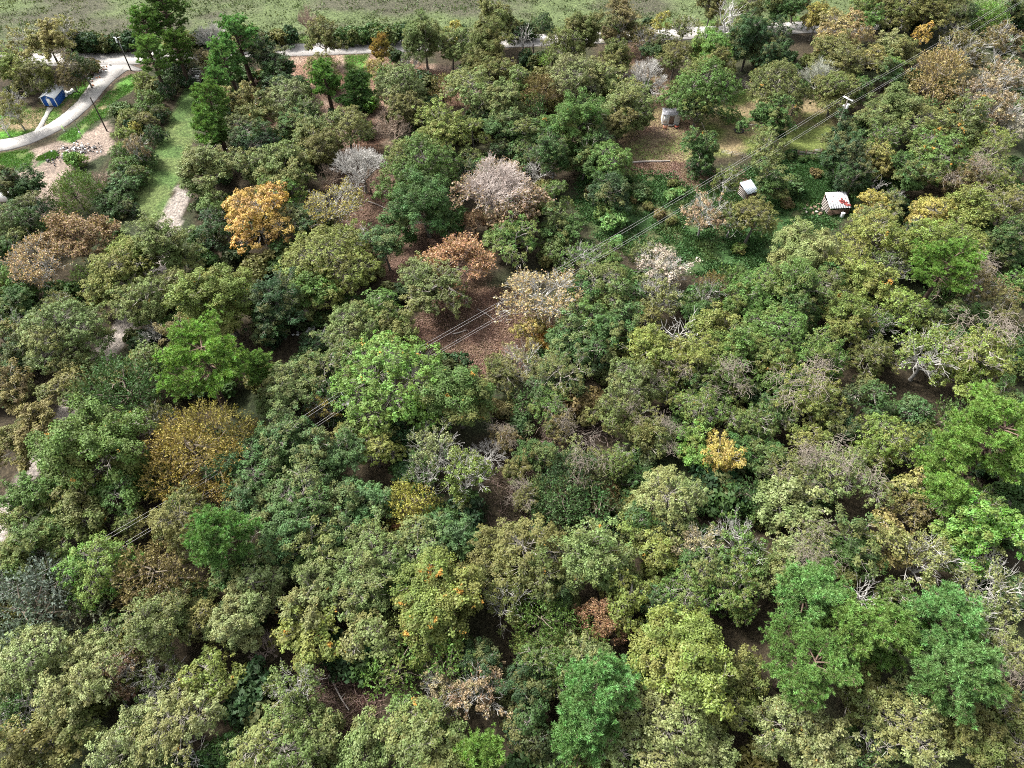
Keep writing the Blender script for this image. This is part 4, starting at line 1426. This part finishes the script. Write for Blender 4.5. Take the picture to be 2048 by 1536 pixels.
def gable(root, w, l, hw, hr, over, wall, roof, th=0.08):
    """box walls with gable ends along y; front gable at y = -l/2"""
    m = MB()
    x, y = w / 2, l / 2
    V = [(-x, -y, 0), (x, -y, 0), (x, y, 0), (-x, y, 0), (-x, -y, hw), (x, -y, hw), (x, y, hw), (-x, y, hw), (0, -y, hr - th), (0, y, hr - th)]
    m.raw(V, [(0, 1, 5, 4), (1, 2, 6, 5), (2, 3, 7, 6), (3, 0, 4, 7)]); m.raw(V, [(4, 5, 8), (6, 7, 9)])
    part('wall', root, m, wall)
    sl = math.atan2(hr - hw, x); Lr = (x + over) / math.cos(sl)
    for sx in (-1, 1):
        m = MB(); a = sl * sx
        d = np.array([math.cos(sl) * sx, 0, -math.sin(sl)]); n = np.array([math.sin(sl) * sx, 0, math.cos(sl)])
        c = np.array([0, 0, hr]) + d * (Lr / 2)
        m.box(c + n * 0.01, (Lr, l + 2 * over, th), M=np.stack([d, [0, 1, 0], n], 1))
        k = int((l + 2 * over) / 0.45)
        for i in range(k + 1):
            m.box(c + n * (th / 2 + 0.03) + np.array([0, -y - over + 0.03 + i * (l + 2 * over - 0.06) / k, 0]), (Lr - 0.02, 0.05, 0.05), M=np.stack([d, [0, 1, 0], n], 1))
        part('roof_side', root, m, roof)
    part('ridge_cap', root, bx((0, 0, hr + th * 0.6 + 0.035), (0.3, l + 2 * over + 0.01, 0.06)), roof)

# the blue shed
a, b, c = U(91, 213), U(118, 213), U(129, 196)
rz = math.atan2(b.y - a.y, b.x - a.x)
wd = (b - a).length; ln = 4.9
front = (a + b) / 2; dirn = Vector((-math.sin(rz), math.cos(rz), 0))
ctr = front + dirn * ln / 2
r = thing('blue_shed', (ctr.x, ctr.y, 0.05), 'royal blue shed with white gable roof, door and corner trim beside the driveway', 'shed', rz=rz - 0.06)
gable(r, wd, ln, 2.45, 3.2, 0.32, BLUE, ROOFW)
for sx in (-1, 1):
    for sy in (-1, 1): part('corner_trim', r, bx((sx * (wd / 2 + .01), sy * (ln / 2 + .01), 1.2), (.16, .16, 2.4)), WHITE)
dr = part('door', r, bx((0, -ln / 2 - .04, 1.12), (.95, .07, 2.05)), WHITE)
link('handle', bx((.36, -ln / 2 - .10, 1.05), (.08, .06, .16)).mesh('handle', STEEL), dr)
part('door_step', r, bx((0, -ln / 2 - .3, .06), (1.1, .5, .12)), DARKWOOD)
part('lamp', r, bx((0, -ln / 2 - .07, 2.55), (.18, .14, .22)), WHITE)
for x_, y_ in ((-1, -1.2), (-1, 0), (-1, 1.2), (1, -1.2), (1, 0), (1, 1.2)):
    pass
m = MB()
for sx in (-1, 1):
    for i in range(int(ln / .3)): m.box((sx * (wd / 2 + .012), -ln / 2 + .25 + i * .3, 1.22), (.03, .05, 2.35))
for sy in (-1, 1):
    for i in range(int(wd / .3)):
        xx = -wd / 2 + .22 + i * .3
        if abs(xx) > .58 or sy > 0: m.box((xx, sy * (ln / 2 + .012), 1.2), (.05, .03, 2.3))
part('siding_rib', r, m, BLUE)

def rock_pile(name, px, py, n, spread, size, mat, label, cat, part_name='stone', flat=0.5):
    p = U(px, py); r = thing(name, (p.x, p.y, 0), label, cat); g = np.random.default_rng(int(px * 7 + py))
    for i in range(n):
        s = size * g.uniform(.5, 1.3, 3); m = MB()
        ang = np.arange(6) * math.pi / 3 + g.uniform(-.3, .3, 6)
        rr = g.uniform(.35, .55, (2, 6)); V = [(math.cos(t) * rr[0, j] * s[0], math.sin(t) * rr[0, j] * s[1], 0) for j, t in enumerate(ang)]
        V += [(math.cos(t) * rr[1, j] * s[0] * .8, math.sin(t) * rr[1, j] * s[1] * .8, s[2] * flat) for j, t in enumerate(ang)]
        V = np.array(V) + np.array([g.normal() * spread[0], g.normal() * spread[1], g.uniform(0, .15)])
        m.raw(V, [(j, (j + 1) % 6, 6 + (j + 1) % 6, 6 + j) for j in range(6)]); m.raw(V, [(6, 7 + j, 8 + j) for j in range(4)])
        part(part_name, r, m, mat[i % len(mat)])
    return r
rock_pile('stone_pile', 131, 188, 16, (.8, .6), .9, [OLDWHITE, CERAM], 'heap of whitish stones at the right back corner of the blue shed', 'stones')
rock_pile('white_stone', 146, 183, 1, (.1, .1), 1.2, [CERAM], 'single white stone on the grass right of the blue shed', 'stone')
rock_pile('rubble_heap', 160, 299, 120, (2.2, 1.3), .5, [BLACK, CERAM, GREYWOOD, BLACK], 'heap of black and white rubble on the dirt below the driveway', 'rubble', 'fragment')
rock_pile('charred_heap', 112, 320, 22, (1.4, .9), .55, [BLACK, DARKWOOD], 'small dark charred heap on the dirt beside the green patch', 'rubble', 'fragment')
rock_pile('stone_edging', 198, 150, 22, (.9, 2.4), .7, [TERRA, OLDWHITE, GREYWOOD], 'loose edging stones around the bare bed at the driveway mouth', 'stones')

# poles
def pole_tube(root, h, r0, mat, name='pole'):
    m = MB(); m.path([(0, 0, -.5), (0, 0, h * .5), (0, 0, h)], [r0, r0 * .85, r0 * .7], 8); return part(name, root, m, mat)
p = U(262, 141)
r = thing('utility_pole', (p.x, p.y, 0), 'dark utility pole with a white transformer at the mouth of the driveway', 'pole')
pole_tube(r, 9.4, .19, DARKWOOD)
m = MB(); m.path([(-.32, 0, 7.7), (-.32, 0, 8.75)], [.27, .27], 10); tr = part('transformer', r, m, POLEW)
part('crossarm', r, bx((0, 0, 9.0), (1.8, .12, .12)), POLEW)
for q in (-.8, -.3, .8):
    m = MB(); m.path([(q, 0, 9.06), (q, 0, 9.32)], [.06, .05], 6); part('insulator', r, m, POLEW)
m = MB(); m.beam((0.17, 0, 8.2), (.17, 0, 1.0), .05); part('conduit', r, m, STEEL)
p = U(214, 262)
r = thing('bare_pole', (p.x, p.y, 0), 'tall plain black pole without fittings on the bare bank', 'pole'); pole_tube(r, 9.0, .18, DARKWOOD)
p = U(165, 275)
r = thing('service_pole', (p.x, p.y, 0), 'short thin grey pole with a meter box near the driveway', 'pole'); pole_tube(r, 5.0, .09, GREYWOOD)
part('meter_box', r, bx((0, -.12, 1.5), (.35, .18, .5)), STEEL)
part('arm', r, bx((-.3, 0, 4.9), (.7, .1, .1)), STEEL)
p = U(129, 262)
r = thing('driveway_marker', (p.x, p.y, 0), 'small lime green marker with a white foot at the driveway edge', 'marker')
m = MB(); m.path([(0, 0, 0), (0, 0, .6)], [.12, .1], 6); part('foot', r, m, WHITE)
m = MB(); m.path([(0, 0, .6), (-.1, .1, 1.0), (-.3, .2, 1.35)], [.22, .26, .1], 7); part('head', r, m, LIME)

# power line
def at(px, py, z): v = U(px, py, z); return np.array([v.x, v.y, v.z])
P1 = at(1697, 196, 10.4)
line_dir = at(1200, 470, 8.6)[:2] - P1[:2]; line_dir /= np.linalg.norm(line_dir)
perp = np.array([-line_dir[1], line_dir[0]])
P2 = at(690, 792, 8.6); P3 = at(-60, 1240, 8.6); P0 = at(2140, -72, 10.4)
def power_pole(P, label):
    dz = P[2] - 10.4
    ang = math.atan2(perp[1], perp[0])
    r = thing('power_pole', (P[0], P[1], dz), label, 'pole', 'poles of the power line', rz=ang)
    pole_tube(r, 10.7, .18, GREYWOOD)
    for dy in (-.12, .12): part('crossarm', r, bx((0, dy, 10.2), (2.6, .10, .16)), POLEW)
    for q in (-1.2, -.6, 1.2):
        m = MB(); m.path([(q, 0, 10.28), (q, 0, 10.5)], [.08, .06], 6); part('insulator', r, m, POLEW)
    m = MB(); m.path([(.55, 0, 8.0), (.55, 0, 9.1)], [.30, .30], 10); part('transformer', r, m, POLEW)
    m = MB(); m.path([(-.1, -.5, 8.7), (-.1, -.9, 8.6)], [.2, .12], 8); part('street_light', r, m, POLEW)
power_pole(P1, 'power pole with pale crossarms and transformer above the right hand lawn')
power_pole(P2, 'power pole hidden among the broad green trees near the centre')
power_pole(P3, 'power pole of the same line beyond the left edge')
power_pole(P0, 'power pole of the same line near the far road at the right')
def cable(off, z, label, sag=1.3):
    m = MB()
    Ps = [P0, P1, P2, P3]
    for A, B in zip(Ps[:-1], Ps[1:]):
        n = 22; t = np.linspace(0, 1, n)[:, None]
        Q = np.c_[A[:2] * (1 - t) + B[:2] * t + perp * off, z - 10.4 + A[2] * (1 - t) + B[2] * t - sag * 4 * t * (1 - t)]
        m.path(Q, .018, 4)
    o = link('power_cable', m.mesh('power_cable', WIRE)); tag(o, label, 'cable', 'cables of the power line')
cable(-1.2, 10.5, 'outermost upper power cable, farthest from the viewer')
cable(-.6, 10.5, 'second upper power cable running beside the outermost one')
cable(1.2, 9.4, 'lower power cable, nearest to the viewer', 1.2)
cable(0.75, 9.4, 'lower power cable just behind the nearest one', 1.15)

# rail sided trailer at the head of the grass strip
p = U(394, 160)
r = thing('livestock_trailer', (p.x, p.y, 0), 'open rail sided trailer parked at the head of the grass strip', 'trailer', rz=.03)
w_, l_, h_ = 3.2, 4.2, 1.9
for x_ in (-w_ / 2, w_ / 2):
    for y_ in (-l_ / 2, 0, l_ / 2): part('post', r, bx((x_, y_, 1.0), (.12, .12, 1.9)), GREYWOOD)
for z_ in (.55, 1.05, 1.5, 1.93):
    for x_ in (-w_ / 2, w_ / 2): part('side_rail', r, bx((x_, 0, z_), (.09, l_ + .1, .12)), GREYWOOD)
    for y_ in (-l_ / 2, l_ / 2): part('end_rail', r, bx((0, y_ + .07 * np.sign(y_), z_), (w_ + .2, .08, .13)), OLDWHITE)
part('bed', r, bx((0, 0, .42), (w_ - .1, l_ - .1, .1)), DARK)
for x_ in (-1.55, 1.55):
    m = MB(); m.path([(x_ - .1, .2, .3), (x_ + .1, .2, .3)], [.3, .3], 12); part('wheel', r, m, BLACK)
rock_pile('stacked_sacks', 396, 158, 5, (.5, .4), .7, [CERAM], 'pale bundles lying in the rail sided trailer', 'bundles', 'bundle').location.z = .48

# small flat trailer under the trees
p = U(473, 296)
r = thing('flat_trailer', (p.x, p.y, 0), 'dark flatbed trailer with pale side rails under the trees', 'trailer', rz=-.35)
part('bed', r, bx((0, 0, .7), (1.9, 4.2, .15)), BLACK)
for x_ in (-.98, .98): part('side_rail', r, bx((x_, 0, .85), (.14, 4.3, .2)), OLDWHITE)
part('tongue', r, bx((0, 3.1, .6), (.15, 2.0, .15)), STEEL)
for x_ in (-1.1, 1.1):
    m = MB(); m.path([(x_ - .1, 0, .35), (x_ + .1, 0, .35)], [.35, .35], 12); part('wheel', r, m, BLACK)

# caravan roof behind the left trees
p = U(28, 400)
r = thing('white_caravan', (p.x, p.y, 0), 'white flat roofed caravan behind the dark trees at the left edge', 'caravan', rz=.02)
m = MB(); m.box((0, 0, 1.55), (8.2, 2.5, 2.1)); part('body', r, m, WHITE)
part('roof', r, bx((0, 0, 2.66), (8.35, 2.62, .12)), ROOFW)
for x_ in (-2.6, 0.3, 2.7): part('window', r, bx((x_, -1.27, 1.8), (1.1, .06, .6)), GLASS)
part('door', r, bx((1.5, -1.27, 1.45), (.7, .05, 1.7)), OLDWHITE)
for x_ in (-.5, .5):
    for y_ in (-1.15, 1.15):
        m = MB(); m.path([(x_, y_ - .1, .35), (x_, y_ + .1, .35)], [.35, .35], 12); part('wheel', r, m, BLACK)
part('tongue', r, bx((4.7, 0, .5), (1.3, .2, .15)), STEEL)
part('roof_vent', r, bx((-1.5, .2, 2.82), (.7, .7, .2)), OLDWHITE)

# white shed in the yard
p = U(1341, 249)
r = thing('white_shed', (p.x, p.y + 1.2, 0), 'small weathered white shed with grey shingle roof and brown door', 'shed', rz=-.06)
w_, l_ = 4.3, 2.5; m = MB()
x, y = w_ / 2, l_ / 2; hw, hr = 2.85, 3.45
V = [(-x, -y, 0), (x, -y, 0), (x, y, 0), (-x, y, 0), (-x, -y, hw), (x, -y, hw), (x, y, hw), (-x, y, hw), (-x, 0, hr), (x, 0, hr)]
m.raw(V, [(0, 1, 5, 4), (1, 2, 6, 5), (2, 3, 7, 6), (3, 0, 4, 7)]); m.raw(V, [(5, 6, 9), (7, 4, 8)]); part('wall', r, m, OLDWHITE)
sl = math.atan2(hr - hw, y)
for sy in (-1, 1):
    d = np.array([0, math.cos(sl) * sy, -math.sin(sl)]); n = np.array([0, math.sin(sl) * sy, math.cos(sl)]); Lr = (y + .25) / math.cos(sl)
    m = MB(); m.box(np.array([0, 0, hr]) + d * Lr / 2 + n * .05, (w_ + .3, Lr, .07), M=np.stack([[1, 0, 0], d, n], 1))
    for k in range(5): m.box(np.array([0, 0, hr]) + d * (Lr * (k + .5) / 5) + n * .1, (w_ + .28, Lr / 5 - .02, .03), M=np.stack([[1, 0, 0], d * math.cos(.05) - n * math.sin(.05), n * math.cos(.05) + d * math.sin(.05)], 1))
    part('roof_side', r, m, GREYROOF)
dr = part('door', r, bx((.12, -y - .04, 1.15), (1.25, .06, 2.25)), WOOD)
for k in (-.65, .65): part('door_post', r, bx((.12 + k * 1.06, -y - .05, 1.18), (.12, .09, 2.36)), OLDWHITE)
part('lintel', r, bx((.12, -y - .05, 2.42), (1.5, .09, .12)), OLDWHITE)
link('handle', bx((.55, -y - .1, 1.0), (.08, .06, .2)).mesh('handle', BLACK), dr)
part('wall_panel', r, bx((-1.4, -y - .03, 1.35), (.95, .04, 2.1)), WHITE)
part('step', r, bx((.12, -y - .4, .1), (1.5, .6, .2)), GREYWOOD)
q = U(1330, 257)
r = thing('clay_planter', (q.x, q.y, 0), 'terracotta planter beside the left corner of the white shed', 'planter')
part('pot', r, bx((0, 0, .35), (.9, .6, .7)), TERRA); part('soil', r, bx((0, 0, .71), (.7, .4, .06)), DARK)
q = U(1353, 255)
r = thing('push_mower', (q.x, q.y, 0), 'red push mower beside the right corner of the white shed', 'mower', rz=.4)
part('deck', r, bx((0, 0, .3), (.9, .7, .25)), RED); part('engine', r, bx((0, 0, .52), (.35, .35, .2)), BLACK)
for x_ in (-.4, .4):
    for y_ in (-.38, .38):
        m = MB(); m.path([(x_, y_ - .04, .16), (x_, y_ + .04, .16)], [.16, .16], 8); part('wheel', r, m, BLACK)
m = MB(); m.path([(-.45, 0, .4), (-1.0, 0, 1.0)], [.03, .03], 5); part('handlebar', r, m, STEEL)
# fire pit
q = U(1478, 262)
r = thing('fire_pit', (q.x, q.y, 0), 'blackened fire pit with a leaning upright on the bare lawn', 'fire pit')
for i in range(12):
    t = i * math.pi / 6; part('stone', r, bx((1.0 * math.cos(t), 1.0 * math.sin(t), .12), (.42, .32, .26), rz=t + math.pi / 2), BLACK)
m = MB(); m.path([(0, 0, 0), (.3, .2, 1.1), (.45, .3, 2.2)], [.14, .12, .07], 6); part('charred_log', r, m, BLACK)
m = MB(); m.path([(-.6, .3, .1), (.7, -.1, .35)], [.13, .1], 6); part('charred_log', r, m, DARKWOOD)
m = MB(); m.path([(-.9, -.3, .3), (-1.6, .1, .5)], [.1, .06], 6); part('charred_log', r, m, BLACK)
# long felled log
a_, b_ = at(1262, 325, .2), at(1340, 321, .2)
m = MB(); t = np.linspace(0, 1, 9)[:, None]; Q = a_ * (1 - t) + b_ * t; Q[:, 1] += np.sin(t[:, 0] * 5) * .15
m.path(Q, np.linspace(.26, .15, 9), 7); o = link('felled_log', m.mesh('felled_log', GREYWOOD)); tag(o, 'long straight felled log on the edge of the red bare soil', 'log')
a_, b_ = at(1629, 336, .12), at(1638, 326, .12)
m = MB(); m.beam(a_, b_, .12); o = link('plank', m.mesh('plank', OLDWHITE)); tag(o, 'thin pale plank lying in the bright weeds below the gate', 'plank')

def brush(name, px, py, n, sx, sy, h, col, label, seed):
    g = np.random.default_rng(seed); p = U(px, py); m = MB()
    A = np.c_[g.normal(size=n) * sx, g.normal(size=n) * sy, g.uniform(0, h, n) * np.exp(-g.uniform(size=n))]
    D = unit(g.normal(size=(n, 3)) * np.array([1, .7, .22])); 
    for s in range(3):
        B = A + D * g.uniform(.4, .9, (n, 1)); B[:, 2] = np.maximum(B[:, 2], .05); m.tubes(A, B, .05 - .012 * s, .04 - .012 * s, 4); A = B; D = unit(D + g.normal(size=(n, 3)) * .3)
    o = link(name, m.mesh(name, TWIG), color=col); o.location = (p.x, p.y, 0); tag(o, label, 'brush pile'); o['kind'] = 'stuff'; return o
brush('brush_pile', 1486, 170, 260, 2.4, 1.6, 1.2, (.36, .33, .29), 'grey heap of cut branches at the far end of the bare lawn', 1)
brush('brush_pile', 1320, 268, 90, 1.8, 1.5, .3, (.26, .19, .15), 'thin scatter of brown sticks in front of the white shed', 2)
brush('brush_pile', 1870, 1008, 240, 3.0, 1.4, 5.2, (.24, .18, .16), 'brown tangle of dead branches low between the right hand trees', 3)
brush('brush_pile', 745, 262, 170, 4.2, 2.6, .5, (.34, .27, .23), 'scattered pale sticks on the soil above the whitish leafless tree', 5)
brush('brush_pile', 1150, 845, 520, 5.5, 3.6, 2.6, (.20, .155, .135), 'wide brown bramble tangle in the gap right of centre', 6)
brush('brush_pile', 1050, 960, 260, 3.4, 4.6, 1.8, (.19, .14, .12), 'reddish bramble tangle in the gap below centre', 7)
brush('brush_pile', 680, 1390, 220, 3.2, 4.0, 1.5, (.20, .14, .12), 'dark twigs on the shaded floor of the bottom gap', 8)

# gate and wire fence
a_, b_ = U(1579, 313), U(1640, 310)
rz = math.atan2(b_.y - a_.y, b_.x - a_.x); Lg = (b_ - a_).length
r = thing('yard_gate', (a_.x, a_.y, 0), 'grey wooden gate and panels across the gap below the lawn', 'gate', rz=rz)
np_ = 4; seg = Lg / np_
for i in range(np_ + 1): part('post', r, bx((i * seg, 0, .8), (.16, .16, 1.7)), WOOD)
for i in range(np_):
    for z_ in (.35, .75, 1.15) + ((1.52,) if i in (0, 3) else ()):
        part('rail', r, bx(((i + .5) * seg, .1 if z_ < 1.5 else .12, z_), (seg - .06, .06, .13)), OLDWHITE if z_ > 1.5 else GREYWOOD)
for (x0, y0, x1, y1, lab) in ((1441, 309, 1506, 318, 'wire fence with thin wooden posts along the bare lawn'), (1030, 97, 1100, 96, 'wire fence with dark posts beside the road'), (1506, 318, 1578, 313, 'wire fence with thin posts left of the gate')):
    a_, b_ = U(x0, y0), U(x1, y1); Lf = (b_ - a_).length; rz = math.atan2(b_.y - a_.y, b_.x - a_.x)
    r = thing('wire_fence', (a_.x, a_.y, 0), lab, 'fence', rz=rz); k = max(3, int(Lf / 2.2))
    for i in range(k + 1): part('post', r, bx((i * Lf / k, 0, .6), (.12, .12, 1.3)), DARKWOOD)
    for z_ in (.5, .85, 1.18): part('wire', r, bx((Lf / 2, .07, z_), (Lf, .02, .02)), STEEL)
q = U(1067, 105)
r = thing('gate_post', (q.x, q.y, 0), 'stout black post on the verge beside the lone forked trunk', 'post'); pole_tube(r, 2.4, .17, DARKWOOD, 'post')
part('cap', r, bx((0, 0, 2.42), (.3, .3, .06)), DARKWOOD)

# rusty roofed shelter and small tin shed
def shelter(name, px, py, w, l, hf, hb, rz, roofm, label, rust=False):
    p = U(px, py); r = thing(name, (p.x, p.y, 0), label, 'shed', rz=rz)
    n = 9; pitch = math.atan2(hb - hf, l); Lr = (l + .5) / math.cos(pitch)
    d = np.array([0, math.cos(pitch), math.sin(pitch)]); nn = np.array([0, -math.sin(pitch), math.cos(pitch)])
    mid = np.array([0, 0, (hf + hb) / 2 + .1])
    for i in range(n):
        xx = -w / 2 + (i + .5) * w / n
        m = MB(); m.box(mid + np.array([xx, 0, .005 * (i % 2)]), (w / n + .02, Lr, .03), M=np.stack([[1, 0, 0], d, nn], 1))
        m.box(mid + np.array([xx, 0, 0]) + nn * .022, (.04, Lr, .03), M=np.stack([[1, 0, 0], d, nn], 1))
        part('roof_sheet', r, m, roofm)
    if rust:
        g = np.random.default_rng(3)
        m = MB()
        for k in range(42):
            cx = g.normal() * .45 + w * .27 if k < 22 else g.uniform(-w * .3, w * .42); cy = -Lr * .18 + g.normal() * .3 if k < 22 else g.uniform(-.1, .35) * Lr
            s = .5 if k < 22 else .16
            m.box(mid + np.array([cx, 0, 0]) + d * cy + nn * (.045 + .001 * k), (s * g.uniform(.5, 1.2), s * g.uniform(.6, 1.6), .002), M=np.stack([[1, 0, 0], d, nn], 1))
        part('rust_patch', r, m, RUST)['kind'] = 'stuff'
    for x_ in (-w / 2 + .1, 0, w / 2 - .1):
        part('post', r, bx((x_, -l / 2, hf / 2), (.14, .14, hf)), WOOD); part('post', r, bx((x_, l / 2, hb / 2), (.14, .14, hb)), WOOD)
    for i in range(4): part('wall_board', r, bx((0, -l / 2 - .09, .35 + i * .33), (w - .05 * i, .04, .27)), WOOD)
    for i in range(5): part('side_board', r, bx((-w / 2 - .02, 0, .4 + i * .42), (.04, l - .2, .22)), GREYWOOD)
    part('back_wall', r, bx((0, l / 2 - .1, hb / 2 - .05), (w - .3, .05, hb - .2)), DARK)
    return r
shelter('tin_shelter', 1668, 419, 4.7, 3.8, 2.0, 2.9, .07, RUSTROOF, 'open shelter with corrugated white roof stained by a red rust patch', True)
shelter('tin_shed', 1493, 392, 3.0, 2.9, 2.0, 2.7, .42, TIN, 'small shed with bluish tin roof among the olive trees')
rock_pile('scrap_wood_heap', 1640, 420, 26, (1.3, 1.0), .9, [WOOD, GREYWOOD, WOOD, DARKWOOD], 'heap of reddish brown scrap left of the rusty shelter', 'rubble', 'board', .3)
q = U(1683, 434)
r = thing('water_drum', (q.x, q.y, 0), 'white drum standing at the right front of the rusty shelter', 'barrel')
m = MB(); m.path([(0, 0, 0), (0, 0, 1.1)], [.42, .42], 14); part('barrel', r, m, POLEW); m = MB(); m.path([(0, 0, 1.1), (0, 0, 1.16)], [.44, .40], 14); part('lid', r, m, WHITE)

for x0, y0, x1, y1, rr, lab in ((905, 668, 935, 660, .16, 'short pale log lying on the brown leaf clearing'), (955, 618, 990, 640, .12, 'thin crooked log near the far side of the leaf clearing'),
        (735, 402, 775, 418, .14, 'fallen log on the reddish soil under the whitish leafless tree'), (1020, 905, 1045, 948, .13, 'leaning fallen log in the gap below centre'),
        (655, 1350, 700, 1420, .17, 'long fallen log on the dark floor of the bottom gap'), (1395, 235, 1412, 262, .12, 'white fallen bough on the lawn right of the white shed')):
    a_, b_ = at(x0, y0, .15), at(x1, y1, .3); t = np.linspace(0, 1, 7)[:, None]; Q = a_ * (1 - t) + b_ * t; Q[:, 0] += np.sin(t[:, 0] * 4 + x0) * .2
    m = MB(); m.path(Q, np.linspace(rr, rr * .5, 7), 6); m.path([Q[4], Q[4] + np.array([.5, .5, .3])], [rr * .4, rr * .15], 4)
    o = link('fallen_log', m.mesh('fallen_log', GREYWOOD)); tag(o, lab, 'log')
# fallen white panels in the wood left of centre
def panel(px, py, w, l, rz, tilt, label):
    p = U(px, py, .6); r = thing('collapsed_roofing', (p.x, p.y, .55), label, 'panel', 'fallen white panels', rz=rz); r.rotation_euler = (tilt, .1, rz)
    part('sheet', r, bx((0, 0, 0), (w, l, .06)), CERAM)
    for q in (-w / 2 + .1, 0, w / 2 - .1): part('batten', r, bx((q, 0, .06), (.08, l - .02, .06)), OLDWHITE)
panel(571, 645, 1.4, 4.2, -.15, .1, 'fallen white panel farther left on the litter, crossed by dark sticks')
panel(628, 650, 1.2, 5.6, -.45, .12, 'long fallen white panel slanting beside the twiggy green tree')
panel(655, 655, 1.2, 2.6, -.5, .3, 'short broken white panel right of the long one')
rock_pile('broken_slabs', 600, 664, 14, (2.2, .35), .8, [CERAM, GREYWOOD], 'row of broken grey slabs between the fallen white panels', 'rubble', 'slab', .2)

# vehicle on the road, half hidden
def pickup(px, py, rz, label, mat):
    p = U(px, py); r = thing('pickup_truck', (p.x, p.y, .1), label, 'truck', rz=rz)
    m = MB(); m.box((0, 0, .75), (5.4, 1.9, .65)); m.box((1.9, 0, 1.12), (1.5, 1.8, .12)); part('body', r, m, mat)
    m = MB(); V = [(-1.0, -.9, 1.07), (1.2, -.9, 1.07), (1.2, .9, 1.07), (-1.0, .9, 1.07), (-.8, -.75, 1.8), (.6, -.75, 1.8), (.6, .75, 1.8), (-.8, .75, 1.8)]
    m.raw(V, [(4, 5, 6, 7), (0, 1, 5, 4), (1, 2, 6, 5), (2, 3, 7, 6), (3, 0, 4, 7)]); part('cab', r, m, mat)
    part('windscreen', r, bx((.93, 0, 1.45), (.05, 1.45, .55)), GLASS)
    for s in (-1, 1):
        part('side_window', r, bx((-.1, s * .86, 1.48), (1.2, .04, .45)), GLASS); part('headlight', r, bx((2.71, s * .7, .85), (.05, .35, .2)), WHITE)
        for x_ in (-1.7, 1.7):
            m = MB(); m.path([(x_, s * .78, .28), (x_, s * .98, .28)], [.38, .38], 12); wv = part('wheel', r, m, BLACK)
    part('load_bed', r, bx((-1.9, 0, 1.09), (1.4, 1.6, .04)), DARK)
pickup(1778, 43, .35, 'dark pickup truck on the far road half hidden by trees at top right', BLACK)

# ---------------------------------------------------------------- what each tree is called
MARK = [('the blue shed', 104, 190), ('the golden dome tree', 392, 888), ('the white shed', 1341, 240), ('the rusty roofed shelter', 1668, 400),
        ('the biggest leafless crown', 992, 356), ('the vivid orange tree', 510, 412), ('the brown leaf clearing', 960, 640), ('the grass strip', 330, 300),
        ('the wide lime pine at left', 408, 735), ('the pale bluish feathery tree', 62, 1200), ('the bright yellow green tree at lower left', 186, 1132),
        ('the tiny red crown', 790, 1058), ('the lime pine at the bottom edge', 972, 1512), ('the pinkish orange crown', 1210, 1232),
        ('the biggest clumped tree', 1382, 1310), ('the huge pine at the right edge', 1990, 885), ('the lowest pine at right', 1928, 1368),
        ('the power pole', 1697, 196), ('the forked dead branch', 1362, 650), ('the small tin shed', 1493, 385), ('the lone forked trunk', 1046, 80),
        ('the pink dead crown', 525, 1290), ('the yellow bush', 1450, 905), ('the bridge of dark pines', 432, 168), ('the golden orange tree at the top', 1690, 52),
        ('the white caravan', 28, 400), ('the fallen white panels', 620, 650), ('the bramble gap', 1120, 850), ('the high lime pine at right', 1880, 550),
        ('the lone bright pine at lower left', 440, 1082), ('the grass lane', 715, 160), ('the bottom gap', 670, 1390)]
MARK = [(('the tall roadside pines' if m[0].startswith('the bridge') else m[0]), m[1], m[2]) for m in MARK]
ORD = ['nearest', 'second', 'third', 'fourth', 'fifth', 'sixth', 'seventh', 'eighth', 'ninth', 'tenth', 'eleventh', 'twelfth']
def direction(dx, dy):
    a = math.degrees(math.atan2(-dy, dx)) % 360
    return ['right of', 'up and right of', 'above', 'up and left of', 'left of', 'down and left of', 'below', 'down and right of'][int((a + 22.5) // 45) % 8]
used = {}
buckets = {}
for t in ROOTS:
    # nearest landmark that is not the tree itself
    ds = sorted((math.hypot(t['x'] - mx, t['y'] - my), n, mx, my) for n, mx, my in MARK if math.hypot(t['x'] - mx, t['y'] - my) > 14)
    d, n, mx, my = ds[0]
    t['d'] = d; t['size'] = 'large' if t['R'] > 7 else ('small' if t['R'] < 3.9 and t['name'] != 'shrub' else '')
    t['dir'] = direction(t['x'] - mx, t['y'] - my); t['mark'] = n
    if not t['lab']:
        buckets.setdefault((t['size'], t['col'] if t['name'] not in ('leafless_tree', 'dead_tree') else '', t['name'], t['dir'], n), []).append(t)
for (size, col, nm, dr_, mk), ts in buckets.items():
    ts.sort(key=lambda q: q['d'])
    for i, t in enumerate(ts):
        head = ' '.join(q for q in (size, NAMEC.get(col, ''), NOUN[nm]) if q)
        dr_ = dr_.replace('up and ', 'upper ').replace('down and ', 'lower ') if False else dr_
        t['lab'] = f"{head} {dr_} {mk}" if len(ts) == 1 else f"{head} {dr_} {mk}, {ORD[min(i, 11)]} from it" if i else f"{head} {dr_} {mk}, nearest to it"
        t['lab'] = t['lab'].replace('up and right', 'upper right').replace('up and left', 'upper left').replace('down and right', 'lower right').replace('down and left', 'lower left')
        if len(t['lab'].split()) > 16: t['lab'] = t['lab'].replace(' from it', '').replace(' to it', '')
GROUPS = {'broadleaf_tree': 'broadleaf trees of the wood', 'vine_covered_tree': 'vine hung trees', 'feathery_tree': 'feathery trees', 'pine_tree': 'pines of the wood', 'leafless_tree': 'leafless trees',
          'thinning_tree': 'autumn trees losing their leaves', 'open_crowned_tree': 'open crowned trees with pale boughs', 'dead_tree': 'dead trees', 'shrub': 'shrubs and undergrowth', 'tall_bush': 'tall bushes'}
for t in ROOTS:
    tag(t['o'], t['lab'], 'shrub' if t['name'] in ('shrub', 'tall_bush') else 'tree', GROUPS[t['name']])
